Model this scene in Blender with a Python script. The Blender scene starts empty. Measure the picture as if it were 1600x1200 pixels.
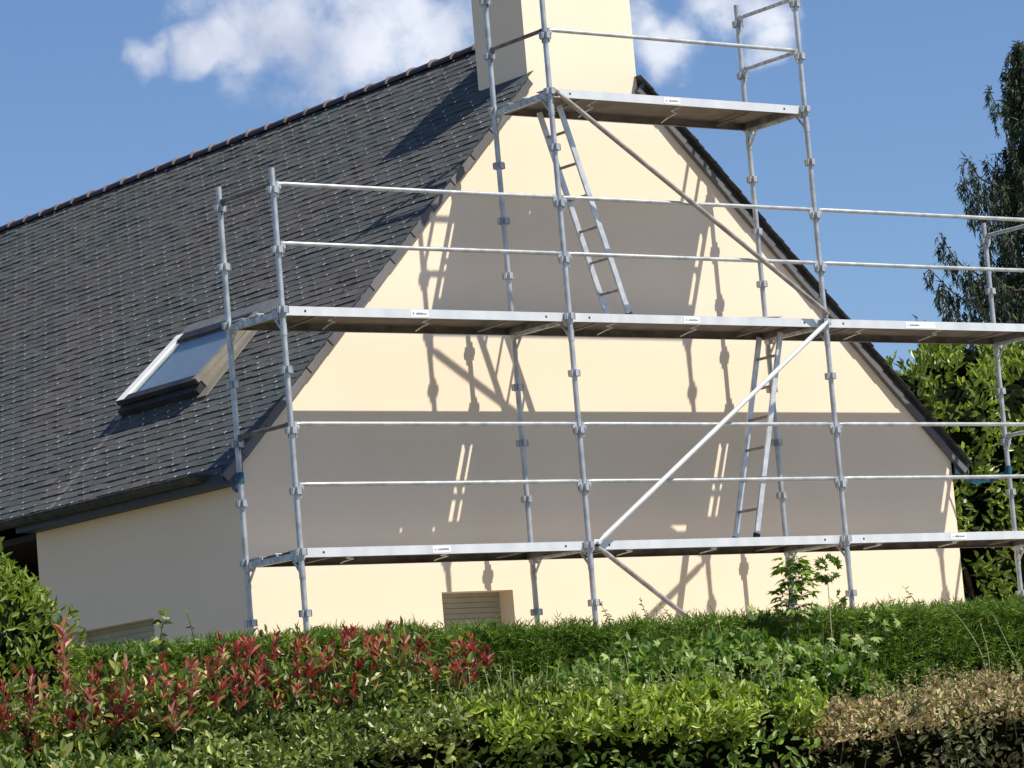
import bpy, math, random
import numpy as np
from mathutils import Vector, Matrix
rng = np.random.default_rng(7)
random.seed(7)
scene = bpy.context.scene
COL = scene.collection

# ------------------------------------------------------------------ camera
cam_data = bpy.data.cameras.new("camera")
cam = bpy.data.objects.new("camera", cam_data)
COL.objects.link(cam)
R = Vector((0.8011884708614021, -0.5925838461204773, -0.08331518154472554))
U = Vector((-0.007250224334959796, -0.14882935768855327, 0.9888363143296799))
F = Vector((0.5983681712840857, 0.7916402008533139, 0.12353673132742343))
m = Matrix(((R.x, U.x, -F.x, -16.0729237), (R.y, U.y, -F.y, -24.2941509),
            (R.z, U.z, -F.z, -2.4458152), (0, 0, 0, 1)))
cam.matrix_world = m
cam_data.sensor_width = 36.0
cam_data.lens = 5598.56 / 1600 * 36.0
cam_data.clip_start = 0.5
cam_data.clip_end = 3000
scene.camera = cam

# ------------------------------------------------------------------ light, sky, exposure
LIGHT = Vector((-0.5224, 1.0, -1.6142)).normalized()      # the way the sunlight travels
SUN_EL = math.asin(-LIGHT.z)
SUN_ROT = math.atan2(-LIGHT.x, -LIGHT.y)
sun_data = bpy.data.lights.new("sun", 'SUN')
sun = bpy.data.objects.new("sun", sun_data)
COL.objects.link(sun)
sun_data.energy = 5.0
sun_data.angle = math.radians(0.5)
sun_data.color = (1.0, 0.91, 0.79)
sun.rotation_euler = LIGHT.to_track_quat('-Z', 'Y').to_euler()
sun.location = (4, -20, 30)

world = bpy.data.worlds.new("World")
scene.world = world
world.use_nodes = True
wt = world.node_tree
wt.nodes.clear()
wo = wt.nodes.new("ShaderNodeOutputWorld")
bg = wt.nodes.new("ShaderNodeBackground")
bg.inputs[1].default_value = 0.085
sky = wt.nodes.new("ShaderNodeTexSky")
sky.sky_type = 'NISHITA'
sky.sun_disc = False
sky.sun_elevation = SUN_EL
sky.sun_rotation = SUN_ROT
sky.altitude = 100
sky.air_density = 1.0
sky.dust_density = 0.25
sky.ozone_density = 3.2
tc = wt.nodes.new("ShaderNodeTexCoord")
# clouds: soft noise banks gathered round a few directions of the sky
def wn(t, **k):
    n = wt.nodes.new(t)
    for a, b in k.items(): setattr(n, a, b)
    return n
def wl(a, b): wt.links.new(a, b)
blobs = [((.5408, .8099, .2262), .021), ((.5602, .7983, .2225), .025), ((.5790, .7847, .2212), .020), ((.5684, .7902, .2310), .020),
         ((.5306, .8176, .2237), .013), ((.5219, .8243, .2193), .0095), ((.5118, .8308, .2187), .0065), ((.5252, .8236, .2155), .0055),
         ((.6286, .7481, .2134), .0105), ((.6247, .7493, .2197), .010), ((.6471, .7304, .2187), .011),
         ((.6504, .7303, .2095), .008), ((.6402, .7357, .2212), .011), ((.60, .76, .262), .03), ((.52, .82, .262), .03), ((.36, .89, .27), .03),
         ((-.5, .8, .3), .09), ((-.3, -.8, .4), .12), ((.9, .3, .28), .07), ((.8, -.5, .35), .1), ((.2, .93, .3), .05), ((.75, .6, .33), .05)]
warp = wn("ShaderNodeTexNoise"); warp.inputs['Scale'].default_value = 45; warp.inputs['Detail'].default_value = 3
wl(tc.outputs['Generated'], warp.inputs['Vector'])
wsub = wn("ShaderNodeVectorMath", operation='SUBTRACT'); wsub.inputs[1].default_value = (.5, .5, .5)
wl(warp.outputs['Color'], wsub.inputs[0])
wsc = wn("ShaderNodeVectorMath", operation='SCALE'); wsc.inputs['Scale'].default_value = 0.022
wl(wsub.outputs[0], wsc.inputs[0])
wadd = wn("ShaderNodeVectorMath", operation='ADD'); wl(tc.outputs['Generated'], wadd.inputs[0]); wl(wsc.outputs[0], wadd.inputs[1])
prev = None
for c, r in blobs:
    v = Vector(c).normalized()
    d = wn("ShaderNodeVectorMath", operation='DISTANCE'); d.inputs[1].default_value = v
    wl(wadd.outputs[0], d.inputs[0])
    mr = wn("ShaderNodeMapRange"); mr.inputs['From Min'].default_value = r * 1.35; mr.inputs['From Max'].default_value = 0
    wl(d.outputs['Value'], mr.inputs['Value'])
    if prev is None: prev = mr.outputs[0]
    else:
        mx = wn("ShaderNodeMath", operation='MAXIMUM'); wl(prev, mx.inputs[0]); wl(mr.outputs[0], mx.inputs[1]); prev = mx.outputs[0]
cn = wn("ShaderNodeTexNoise"); cn.inputs['Scale'].default_value = 60; cn.inputs['Detail'].default_value = 9; cn.inputs['Roughness'].default_value = .62
wl(tc.outputs['Generated'], cn.inputs['Vector'])
cm = wn("ShaderNodeMath", operation='MULTIPLY_ADD'); cm.inputs[1].default_value = 1.35; cm.inputs[2].default_value = -0.80
wl(cn.outputs['Fac'], cm.inputs[0])
ca = wn("ShaderNodeMath", operation='ADD'); wl(cm.outputs[0], ca.inputs[0]); wl(prev, ca.inputs[1])
cs = wn("ShaderNodeMapRange", interpolation_type='SMOOTHSTEP'); cs.inputs['From Min'].default_value = 0.0; cs.inputs['From Max'].default_value = 0.80
cs.inputs['To Max'].default_value = .93
wl(ca.outputs[0], cs.inputs['Value'])
cg = wn('ShaderNodeMath', operation='MULTIPLY', use_clamp=True); cg.inputs[1].default_value = 4; wl(prev, cg.inputs[0])
cf = wn('ShaderNodeMath', operation='MULTIPLY'); wl(cs.outputs[0], cf.inputs[0]); wl(cg.outputs[0], cf.inputs[1])
cshade = wn("ShaderNodeTexNoise"); cshade.inputs['Scale'].default_value = 26; cshade.inputs['Detail'].default_value = 4
wl(tc.outputs['Generated'], cshade.inputs['Vector'])
ccol = wn("ShaderNodeValToRGB")
ccol.color_ramp.elements[0].position = .38; ccol.color_ramp.elements[0].color = (5.3, 5.8, 7.1, 1)
ccol.color_ramp.elements[1].position = .62; ccol.color_ramp.elements[1].color = (8.3, 8.6, 9.4, 1)
wl(cshade.outputs['Fac'], ccol.inputs[0])
tint = wn("ShaderNodeMix", data_type='RGBA', blend_type='MULTIPLY'); tint.inputs[0].default_value = 1
tint.inputs[7].default_value = (.80, .89, 1.06, 1)
wl(sky.outputs[0], tint.inputs[6])
cmix = wn("ShaderNodeMix", data_type='RGBA')
wl(cf.outputs[0], cmix.inputs[0]); wl(tint.outputs[2], cmix.inputs[6]); wl(ccol.outputs[0], cmix.inputs[7])
wl(cmix.outputs[2], bg.inputs[0]); wl(bg.outputs[0], wo.inputs[0])

vs = scene.view_settings
vs.view_transform = 'Standard'; vs.look = 'None'; vs.gamma = 1; vs.use_curve_mapping = False
vs.exposure = 0.36

# ------------------------------------------------------------------ materials
def new_mat(name):
    mt = bpy.data.materials.new(name); mt.use_nodes = True
    nt = mt.node_tree; b = nt.nodes['Principled BSDF']
    return mt, nt, b
def noise_mat(name, c1, c2, scale=8, rough=.6, metal=0, bump=0, bscale=60, detail=5, lo=.35, hi=.65, spec=.4, stretch=None):
    mt, nt, b = new_mat(name)
    t = nt.nodes.new("ShaderNodeTexCoord"); n = nt.nodes.new("ShaderNodeTexNoise")
    n.inputs['Scale'].default_value = scale; n.inputs['Detail'].default_value = detail
    src = t.outputs['Object']
    if stretch:
        mp = nt.nodes.new("ShaderNodeMapping"); mp.inputs['Scale'].default_value = stretch
        nt.links.new(src, mp.inputs[0]); src = mp.outputs[0]
    nt.links.new(src, n.inputs['Vector'])
    r = nt.nodes.new("ShaderNodeValToRGB")
    r.color_ramp.elements[0].position = lo; r.color_ramp.elements[1].position = hi
    r.color_ramp.elements[0].color = (*c1, 1); r.color_ramp.elements[1].color = (*c2, 1)
    nt.links.new(n.outputs['Fac'], r.inputs[0]); nt.links.new(r.outputs[0], b.inputs['Base Color'])
    b.inputs['Roughness'].default_value = rough; b.inputs['Metallic'].default_value = metal
    b.inputs['Specular IOR Level'].default_value = spec
    if bump:
        n2 = nt.nodes.new("ShaderNodeTexNoise"); n2.inputs['Scale'].default_value = bscale; n2.inputs['Detail'].default_value = 4
        nt.links.new(t.outputs['Object'], n2.inputs['Vector'])
        bp = nt.nodes.new("ShaderNodeBump"); bp.inputs['Strength'].default_value = bump; bp.inputs['Distance'].default_value = .01
        nt.links.new(n2.outputs['Fac'], bp.inputs['Height']); nt.links.new(bp.outputs[0], b.inputs['Normal'])
    return mt
def attr_mat(name, stops, rough=.6, spec=.4, trans=0.0, metal=0, mottle=0.0, tcol=None):
    """colour from the per-leaf / per-slate attribute rnd"""
    mt, nt, b = new_mat(name)
    a = nt.nodes.new("ShaderNodeAttribute"); a.attribute_name = 'rnd'
    r = nt.nodes.new("ShaderNodeValToRGB")
    els = r.color_ramp.elements
    els[0].position = stops[0][0]; els[0].color = (*stops[0][1], 1)
    els[1].position = stops[-1][0]; els[1].color = (*stops[-1][1], 1)
    for p, c in stops[1:-1]:
        e = els.new(p); e.color = (*c, 1)
    nt.links.new(a.outputs['Fac'], r.inputs[0])
    out = r.outputs[0]
    if mottle:
        t = nt.nodes.new("ShaderNodeTexCoord"); n = nt.nodes.new("ShaderNodeTexNoise"); n.inputs['Scale'].default_value = 1.1
        n.inputs['Detail'].default_value = 7
        nt.links.new(t.outputs['Object'], n.inputs['Vector'])
        mr = nt.nodes.new("ShaderNodeMapRange"); mr.inputs['From Min'].default_value = .3; mr.inputs['From Max'].default_value = .7
        mr.inputs['To Min'].default_value = 1 - mottle; mr.inputs['To Max'].default_value = 1 + mottle
        nt.links.new(n.outputs['Fac'], mr.inputs['Value'])
        mx = nt.nodes.new("ShaderNodeVectorMath"); mx.operation = 'SCALE'
        nt.links.new(out, mx.inputs[0]); nt.links.new(mr.outputs[0], mx.inputs['Scale']); out = mx.outputs[0]
    nt.links.new(out, b.inputs['Base Color'])
    b.inputs['Roughness'].default_value = rough; b.inputs['Specular IOR Level'].default_value = spec
    b.inputs['Metallic'].default_value = metal
    if trans:
        tr = nt.nodes.new("ShaderNodeBsdfTranslucent"); mx = nt.nodes.new("ShaderNodeMixShader"); mx.inputs[0].default_value = trans
        g = nt.nodes.new("ShaderNodeMix"); g.data_type = 'RGBA'; g.blend_type = 'MULTIPLY'; g.inputs[0].default_value = 1
        g.inputs[7].default_value = (*(tcol or (1.5, 1.6, .7)), 1)
        nt.links.new(out, g.inputs[6]); nt.links.new(g.outputs[2], tr.inputs[0])
        o = nt.nodes['Material Output']
        nt.links.new(b.outputs[0], mx.inputs[1]); nt.links.new(tr.outputs[0], mx.inputs[2]); nt.links.new(mx.outputs[0], o.inputs[0])
    return mt

M = {}
M['render'] = noise_mat('cream_render', (.82, .70, .54), (.875, .745, .58), .9, .9, 0, .16, 90, 8, .25, .75, .15)
M['galv'] = noise_mat('galvanised_steel', (.34, .37, .385), (.58, .61, .62), 9, .42, .5, .1, 40, 6, .3, .7, .5)
M['galv_deck'] = noise_mat('galvanised_deck_side', (.54, .59, .62), (.70, .74, .76), 5, .45, .15, 0, 40, 6, .3, .7, .5, (1, 1, .3))
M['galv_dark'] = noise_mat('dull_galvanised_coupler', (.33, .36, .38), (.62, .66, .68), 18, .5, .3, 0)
M['alu'] = noise_mat('brushed_aluminium', (.50, .54, .57), (.68, .72, .74), 12, .4, .4, 0)
M['ply'] = noise_mat('worn_brown_plywood', (.115, .098, .082), (.21, .18, .15), 4, .8, 0, 0, lo=.3, hi=.75)
M['black'] = noise_mat('dark_hole', (.02, .02, .025), (.04, .04, .05), 5, .8)
M['sticker'] = noise_mat('white_sticker', (.80, .82, .84), (.88, .9, .9), 5, .5)
M['ink'] = noise_mat('sticker_ink', (.16, .19, .25), (.24, .27, .33), 5, .6)
M['zinc'] = noise_mat('mossy_zinc_gutter', (.018, .02, .018), (.055, .055, .042), 9, .7, 0, 0)
M['fascia'] = attr_mat('slate_verge', [(0, (.10, .102, .108)), (.5, (.12, .122, .13)), (1, (.145, .147, .155))], .6, .4, mottle=.2)
M['soffit'] = noise_mat('soffit_blue_shade', (.025, .04, .062), (.04, .06, .09), 6, .6)  # dark blue stands for soffit shade and reflected sky
M['ridge'] = attr_mat('dark_brown_ridge_tile', [(0, (.030, .024, .028)), (1, (.055, .042, .046))], .6, .4, mottle=.25)
M['ridge_rim'] = noise_mat('pale_ridge_collar', (.10, .075, .078), (.19, .15, .15), 12, .7)
M['shutter'] = noise_mat('cream_roller_shutter', (.34, .33, .25), (.40, .38, .30), 4, .55)
M['black_frame'] = noise_mat('dark_window_frame', (.012, .012, .014), (.03, .03, .033), 6, .5)
M['white_lin'] = noise_mat('white_window_lining', (.72, .74, .72), (.8, .82, .8), 6, .6)
M['reflection_panel'] = noise_mat('pane_sky_tone', (.58, .66, .76), (.66, .74, .84), 3, .8)  # sky reflection of the pane, put into a blue grey colour
M['taupe'] = noise_mat('taupe_metal_flashing', (.22, .205, .17), (.28, .265, .22), 8, .5, .2)
M['greyflash'] = noise_mat('grey_metal_flashing', (.15, .155, .15), (.21, .215, .21), 8, .55, .2)
M['darkwood'] = noise_mat('dark_stained_wood', (.012, .010, .009), (.03, .024, .02), 6, .8)
M['bluestrap'] = noise_mat('blue_woven_strap', (.01, .06, .12), (.02, .14, .2), 25, .6)
M['grass'] = noise_mat('dry_grass', (.10, .09, .045), (.17, .15, .085), 2, .95, 0, .5, 30)
M['bounce_gravel'] = noise_mat('pale_bounce_gravel', (.40, .36, .30), (.52, .47, .39), 6, .95, 0, .5, 60)  # pale ground colour chosen to bounce light onto the shaded walls
M['rusty'] = noise_mat('weathered_brown_steel', (.22, .205, .19), (.38, .36, .34), 11, .55, .2)
M['dark_steel'] = noise_mat('dark_brown_steel', (.09, .085, .08), (.2, .19, .18), 7, .6, .2)  # darker deck steel: underside and rear channel carry shade in their colour
M['bark'] = noise_mat('brown_bark', (.05, .035, .025), (.11, .085, .06), 14, .9, 0, .4, 40)
M['stem'] = noise_mat('green_brown_stem', (.07, .075, .03), (.13, .11, .06), 14, .8)
M['palestem'] = noise_mat('pale_green_stem', (.26, .30, .15), (.36, .38, .2), 14, .8)
M['core'] = noise_mat('inner_shade_core', (.004, .007, .003), (.012, .014, .007), 9, 1, spec=0)  # near-black colour stands for the shade deep inside foliage
M['thuja'] = attr_mat('conifer_scale_leaves', [(0, (0.062, 0.104, 0.015)), (.5, (0.114, 0.202, 0.028)), (.85, (0.176, 0.282, 0.044)), (1, (0.269, 0.317, 0.099))], .65, .25, .25)
M['photinia'] = attr_mat('olive_green_leaves', [(0, (0.036, 0.073, 0.017)), (.45, (0.128, 0.200, 0.036)), (.8, (0.309, 0.345, 0.082)), (1, (0.600, 0.544, 0.244))], .42, .5, .25)
M['red'] = attr_mat('young_red_leaves', [(0, (.15, .03, .026)), (.4, (.34, .06, .055)), (.7, (.52, .19, .15)), (1, (.60, .42, .28))], .42, .5, .28, tcol=(1.5, .8, .6))
M['ivy'] = attr_mat('grey_green_leaves', [(0, (0.032, 0.056, 0.011)), (.45, (0.148, 0.209, 0.039)), (.8, (0.357, 0.407, 0.110)), (1, (0.600, 0.600, 0.352))], .42, .5, .22)
M['privet'] = attr_mat('bright_green_leaves', [(0, (0.062, 0.114, 0.018)), (.45, (0.214, 0.308, 0.038)), (.8, (0.429, 0.518, 0.075)), (1, (0.600, 0.600, 0.346))], .42, .5, .28)
M['brown'] = attr_mat('bronze_clipped_leaves', [(0, (0.072, 0.055, 0.024)), (.2, (0.270, 0.200, 0.095)), (.5, (0.495, 0.410, 0.237)), (.75, (0.342, 0.400, 0.123)), (1, (0.585, 0.600, 0.399))], .55, .4, .25, tcol=(1.3, 1.1, .8))
M['paleunder'] = attr_mat('pale_olive_leaves', [(0, (0.052, 0.065, 0.026)), (.5, (0.117, 0.130, 0.058)), (1, (0.260, 0.273, 0.156))], .5, .4, .2)
M['laurel'] = attr_mat('glossy_laurel_leaves', [(0, (0.042, 0.080, 0.013)), (.45, (0.142, 0.217, 0.028)), (.8, (0.316, 0.392, 0.063)), (1, (0.549, 0.540, 0.176))], .4, .5, .25)
M['spruce'] = attr_mat('dark_spruce_needles', [(0, (0.016, 0.030, 0.019)), (.6, (0.041, 0.065, 0.030)), (1, (0.088, 0.115, 0.054))], .6, .3, .12)
M['cone'] = attr_mat('brown_spruce_cones', [(0, (.06, .035, .02)), (1, (.14, .09, .05))], .7, .3)
M['lime'] = attr_mat('lime_green_leaves', [(0, (0.092, 0.156, 0.020)), (.6, (0.199, 0.285, 0.041)), (1, (0.398, 0.428, 0.130))], .45, .4, .35)
M['maple'] = attr_mat('mid_green_lobed_leaves', [(0, (0.049, 0.098, 0.017)), (.5, (0.126, 0.224, 0.035)), (.8, (0.224, 0.336, 0.070)), (1, (0.392, 0.476, 0.168))], .45, .4, .35)

def slate_material():
    mt, nt, b = new_mat('grey_roof_slate')
    L = nt.links.new
    a = nt.nodes.new("ShaderNodeAttribute"); a.attribute_name = 'rnd'
    r = nt.nodes.new("ShaderNodeValToRGB"); e = r.color_ramp.elements
    e[0].position = 0; e[0].color = (.070, .075, .075, 1)
    e[1].position = 1; e[1].color = (.122, .130, .125, 1)
    e2 = e.new(.5); e2.color = (.094, .101, .100, 1)
    L(a.outputs['Fac'], r.inputs[0])
    t = nt.nodes.new("ShaderNodeTexCoord")
    n = nt.nodes.new("ShaderNodeTexNoise"); n.inputs['Scale'].default_value = .9; n.inputs['Detail'].default_value = 5
    L(t.outputs['Object'], n.inputs['Vector'])
    r2 = nt.nodes.new("ShaderNodeValToRGB"); r2.color_ramp.elements[0].position = .35; r2.color_ramp.elements[1].position = .65
    r2.color_ramp.elements[0].color = (1.12, 1.0, .97, 1); r2.color_ramp.elements[1].color = (.88, .98, 1.02, 1)
    L(n.outputs['Fac'], r2.inputs[0])
    mx = nt.nodes.new("ShaderNodeMix"); mx.data_type = 'RGBA'; mx.blend_type = 'MULTIPLY'; mx.inputs[0].default_value = 1
    L(r.outputs[0], mx.inputs[6]); L(r2.outputs[0], mx.inputs[7])
    # lichen specks
    n3 = nt.nodes.new("ShaderNodeTexNoise"); n3.inputs['Scale'].default_value = 26; n3.inputs['Detail'].default_value = 4
    L(t.outputs['Object'], n3.inputs['Vector'])
    m3 = nt.nodes.new("ShaderNodeMapRange"); m3.inputs['From Min'].default_value = .6; m3.inputs['From Max'].default_value = .75; m3.inputs['To Max'].default_value = .55
    L(n3.outputs['Fac'], m3.inputs['Value'])
    mx3 = nt.nodes.new("ShaderNodeMix"); mx3.data_type = 'RGBA'
    L(m3.outputs[0], mx3.inputs[0]); L(mx.outputs[2], mx3.inputs[6]); mx3.inputs[7].default_value = (.14, .14, .115, 1)
    # pale run-off stripe below the skylight corner (bleached by the lead flashing)
    sx = nt.nodes.new("ShaderNodeSeparateXYZ"); L(t.outputs['Object'], sx.inputs[0])
    nz = nt.nodes.new("ShaderNodeTexNoise"); nz.inputs['Scale'].default_value = 9; L(t.outputs['Object'], nz.inputs['Vector'])
    ma = nt.nodes.new("ShaderNodeMath"); ma.operation = 'MULTIPLY_ADD'; ma.inputs[1].default_value = .06; ma.inputs[2].default_value = -4.275
    L(nz.outputs['Fac'], ma.inputs[0])
    ad = nt.nodes.new("ShaderNodeMath"); ad.operation = 'ADD'; L(sx.outputs['Y'], ad.inputs[0]); L(ma.outputs[0], ad.inputs[1])
    ab = nt.nodes.new("ShaderNodeMath"); ab.operation = 'ABSOLUTE'; L(ad.outputs[0], ab.inputs[0])
    ms = nt.nodes.new("ShaderNodeMapRange"); ms.inputs['From Min'].default_value = .055; ms.inputs['From Max'].default_value = .02; ms.inputs['To Max'].default_value = .8
    L(ab.outputs[0], ms.inputs['Value'])
    lt = nt.nodes.new("ShaderNodeMath"); lt.operation = 'LESS_THAN'; lt.inputs[1].default_value = .92; L(sx.outputs['X'], lt.inputs[0])
    mm = nt.nodes.new("ShaderNodeMath"); mm.operation = 'MULTIPLY'; L(ms.outputs[0], mm.inputs[0]); L(lt.outputs[0], mm.inputs[1])
    mx4 = nt.nodes.new("ShaderNodeMix"); mx4.data_type = 'RGBA'
    L(mm.outputs[0], mx4.inputs[0]); L(mx3.outputs[2], mx4.inputs[6]); mx4.inputs[7].default_value = (.20, .19, .17, 1)
    L(mx4.outputs[2], b.inputs['Base Color'])
    b.inputs['Roughness'].default_value = .75; b.inputs['Specular IOR Level'].default_value = .12
    n5 = nt.nodes.new("ShaderNodeTexNoise"); n5.inputs['Scale'].default_value = 45; n5.inputs['Detail'].default_value = 5
    L(t.outputs['Object'], n5.inputs['Vector'])
    bp = nt.nodes.new("ShaderNodeBump"); bp.inputs['Strength'].default_value = .5; bp.inputs['Distance'].default_value = .006
    L(n5.outputs['Fac'], bp.inputs['Height']); L(bp.outputs[0], b.inputs['Normal'])
    return mt
M['slate'] = slate_material()
M['hook'] = noise_mat('shiny_slate_hook', (.75, .77, .79), (.9, .92, .94), 6, .35, .15)

def glass_material():
    mt, nt, b = new_mat('skylight_glass')
    nt.nodes.remove(b)
    g = nt.nodes.new("ShaderNodeBsdfGlossy"); g.inputs['Roughness'].default_value = .03; g.inputs[0].default_value = (.95, .92, .86, 1)
    t = nt.nodes.new("ShaderNodeBsdfTransparent"); t.inputs[0].default_value = (.82, .86, .88, 1)
    mx = nt.nodes.new("ShaderNodeMixShader"); mx.inputs[0].default_value = .32
    nt.links.new(t.outputs[0], mx.inputs[1]); nt.links.new(g.outputs[0], mx.inputs[2])
    nt.links.new(mx.outputs[0], nt.nodes['Material Output'].inputs[0])
    return mt
M['glass'] = glass_material()

# ------------------------------------------------------------------ mesh helpers
class MB:
    def __init__(self): self.v = []; self.f = []; self.m = []; self.s = []
    def add(self, vs, fs, mi=0, smooth=False):
        o = len(self.v); self.v += [tuple(p) for p in vs]
        for f in fs: self.f.append(tuple(i + o for i in f)); self.m.append(mi); self.s.append(smooth)
    def box(self, x0, x1, y0, y1, z0, z1, mi=0):
        self.add([(x0, y0, z0), (x1, y0, z0), (x1, y1, z0), (x0, y1, z0), (x0, y0, z1), (x1, y0, z1), (x1, y1, z1), (x0, y1, z1)],
                 [(0, 3, 2, 1), (4, 5, 6, 7), (0, 1, 5, 4), (1, 2, 6, 5), (2, 3, 7, 6), (3, 0, 4, 7)], mi)
    def obox(self, c, ax, ay, az, mi=0):
        c, ax, ay, az = map(Vector, (c, ax, ay, az))
        P = [c + sx * ax + sy * ay + sz * az for sz in (-1, 1) for sx, sy in ((-1, -1), (1, -1), (1, 1), (-1, 1))]
        self.add(P, [(0, 3, 2, 1), (4, 5, 6, 7), (0, 1, 5, 4), (1, 2, 6, 5), (2, 3, 7, 6), (3, 0, 4, 7)], mi)
    def tube(self, pts, r, n=12, mi=0, cap=True):
        pts = [Vector(p) for p in pts]
        rs = r if isinstance(r, (list, tuple)) else [r] * len(pts)
        rings = []
        for i, p in enumerate(pts):
            d = (pts[min(i + 1, len(pts) - 1)] - pts[max(i - 1, 0)]).normalized()
            a = d.orthogonal().normalized() if i == 0 else (a - d * a.dot(d)).normalized()
            b = d.cross(a)
            rings.append([p + (a * math.cos(2 * math.pi * k / n) + b * math.sin(2 * math.pi * k / n)) * rs[i] for k in range(n)])
        vs = [p for ring in rings for p in ring]; fs = []
        for i in range(len(pts) - 1):
            for k in range(n):
                fs.append((i * n + k, i * n + (k + 1) % n, (i + 1) * n + (k + 1) % n, (i + 1) * n + k))
        self.add(vs, fs, mi, True)
        if cap:
            self.add(rings[0], [tuple(range(n))[::-1]], mi); self.add(rings[-1], [tuple(range(n))], mi)
    def build(self, name, mats, parent=None, bevel=0):
        me = bpy.data.meshes.new(name)
        me.from_pydata(self.v, [], self.f)
        if not isinstance(mats, (list, tuple)): mats = [mats]
        for mt in mats: me.materials.append(mt)
        me.polygons.foreach_set('material_index', self.m)
        me.polygons.foreach_set('use_smooth', self.s)
        me.update()
        o = bpy.data.objects.new(name, me); COL.objects.link(o)
        if parent is not None: o.parent = parent
        if bevel:
            bv = o.modifiers.new('bevel', 'BEVEL'); bv.width = bevel; bv.segments = 2; bv.limit_method = 'ANGLE'
        return o
def tag(o, label=None, cat=None, group=None, kind=None):
    if label: o['label'] = label
    if cat: o['category'] = cat
    if group: o['group'] = group
    if kind: o['kind'] = kind
    return o
def empty(name, label, cat, group=None, loc=(0, 0, 0)):
    o = bpy.data.objects.new(name, None); COL.objects.link(o); o.empty_display_size = .1
    o.location = loc
    return tag(o, label, cat, group)
def np_mesh(name, V, quads, mat, parent=None, rnd=None, matidx=None, tris=None):
    """V (n,3), quads (m,4) -> one mesh, with optional per-vertex attribute rnd"""
    me = bpy.data.meshes.new(name)
    me.vertices.add(len(V)); me.vertices.foreach_set('co', np.asarray(V, np.float32).ravel())
    q = np.asarray(quads, np.int32)
    me.loops.add(q.size); me.loops.foreach_set('vertex_index', q.ravel())
    me.polygons.add(len(q)); me.polygons.foreach_set('loop_start', np.arange(len(q), dtype=np.int32) * q.shape[1])
    mats = mat if isinstance(mat, (list, tuple)) else [mat]
    for mt in mats: me.materials.append(mt)
    if matidx is not None: me.polygons.foreach_set('material_index', np.asarray(matidx, np.int32))
    if rnd is not None:
        at = me.attributes.new('rnd', 'FLOAT', 'POINT'); at.data.foreach_set('value', np.asarray(rnd, np.float32))
    me.polygons.foreach_set('use_smooth', np.zeros(len(q), bool))
    me.update(calc_edges=True); me.validate()
    o = bpy.data.objects.new(name, me); COL.objects.link(o)
    if parent is not None: o.parent = parent
    return o
def norm(a): return a / np.maximum(np.linalg.norm(a, axis=1, keepdims=True), 1e-9)

def leaf_arrays(P, D, N, Ln, Wd, fold=.25, rnd=None, droop=.15):
    """folded pointed leaves: base P, axis D, face normal N, length Ln, width Wd"""
    n = len(P)
    D = norm(D); S = norm(np.cross(D, N)); N = np.cross(S, D)
    Ln = np.broadcast_to(np.asarray(Ln, float), (n,))[:, None]; Wd = np.broadcast_to(np.asarray(Wd, float), (n,))[:, None]
    base = P
    tip = P + D * Ln - N * Ln * droop
    h = N * Wd * fold
    l1 = P + D * Ln * .3 + S * Wd * .42 + h
    l2 = P + D * Ln * .68 + S * Wd * .40 + h - N * Ln * droop * .5
    r1 = P + D * Ln * .3 - S * Wd * .42 + h
    r2 = P + D * Ln * .68 - S * Wd * .40 + h - N * Ln * droop * .5
    V = np.stack([base, l1, l2, tip, r2, r1], 1).reshape(-1, 3)
    i = np.arange(n)[:, None] * 6
    Q = np.concatenate([i + np.array([[0, 3, 2, 1]]), i + np.array([[0, 5, 4, 3]])], 0)
    if rnd is None: rnd = rng.random(n)
    return V, Q, np.repeat(rnd, 6)
def merge(parts):
    V = []; Q = []; A = []; o = 0
    for v, q, a in parts:
        V.append(v); Q.append(q + o); A.append(a); o += len(v)
    return np.concatenate(V), np.concatenate(Q), np.concatenate(A)
def rand_dir(n): return norm(rng.normal(size=(n, 3)))
class Wobble:
    """smooth random field from summed sines"""
    def __init__(self, k=10, fmin=.5, fmax=6, amp=1):
        self.w = rand_dir(k) * np.exp(rng.uniform(math.log(fmin), math.log(fmax), (k, 1))) * 2 * math.pi
        self.p = rng.random(k) * 6.28; self.a = amp / np.linalg.norm(self.w, axis=1) ** .6; self.a *= amp / self.a.sum()
    def __call__(self, P): return (np.sin(P @ self.w.T + self.p) * self.a).sum(1)

# ------------------------------------------------------------------ ground
GZ0 = -2.2
def ground_z(x, y):
    return -2.2 - 1.9 * np.clip((-2.0 - y) / 17.0, 0, 1)
xs = np.concatenate([[-1500, -400, -120, -60], np.linspace(-35, 35, 36), [60, 120, 400, 1500]])
ys = np.concatenate([[-1500, -400, -120, -60, -40], np.linspace(-30, 20, 51), [40, 80, 200, 600, 1500]])
gx, gy = np.meshgrid(xs, ys, indexing='ij')
GV = np.stack([gx.ravel(), gy.ravel(), ground_z(gx.ravel(), gy.ravel())], 1)
ny = len(ys)
gq = [(i * ny + j, (i + 1) * ny + j, (i + 1) * ny + j + 1, i * ny + j + 1) for i in range(len(xs) - 1) for j in range(ny - 1)]
tag(np_mesh('ground', GV, gq, M['grass']), kind='structure')

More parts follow.
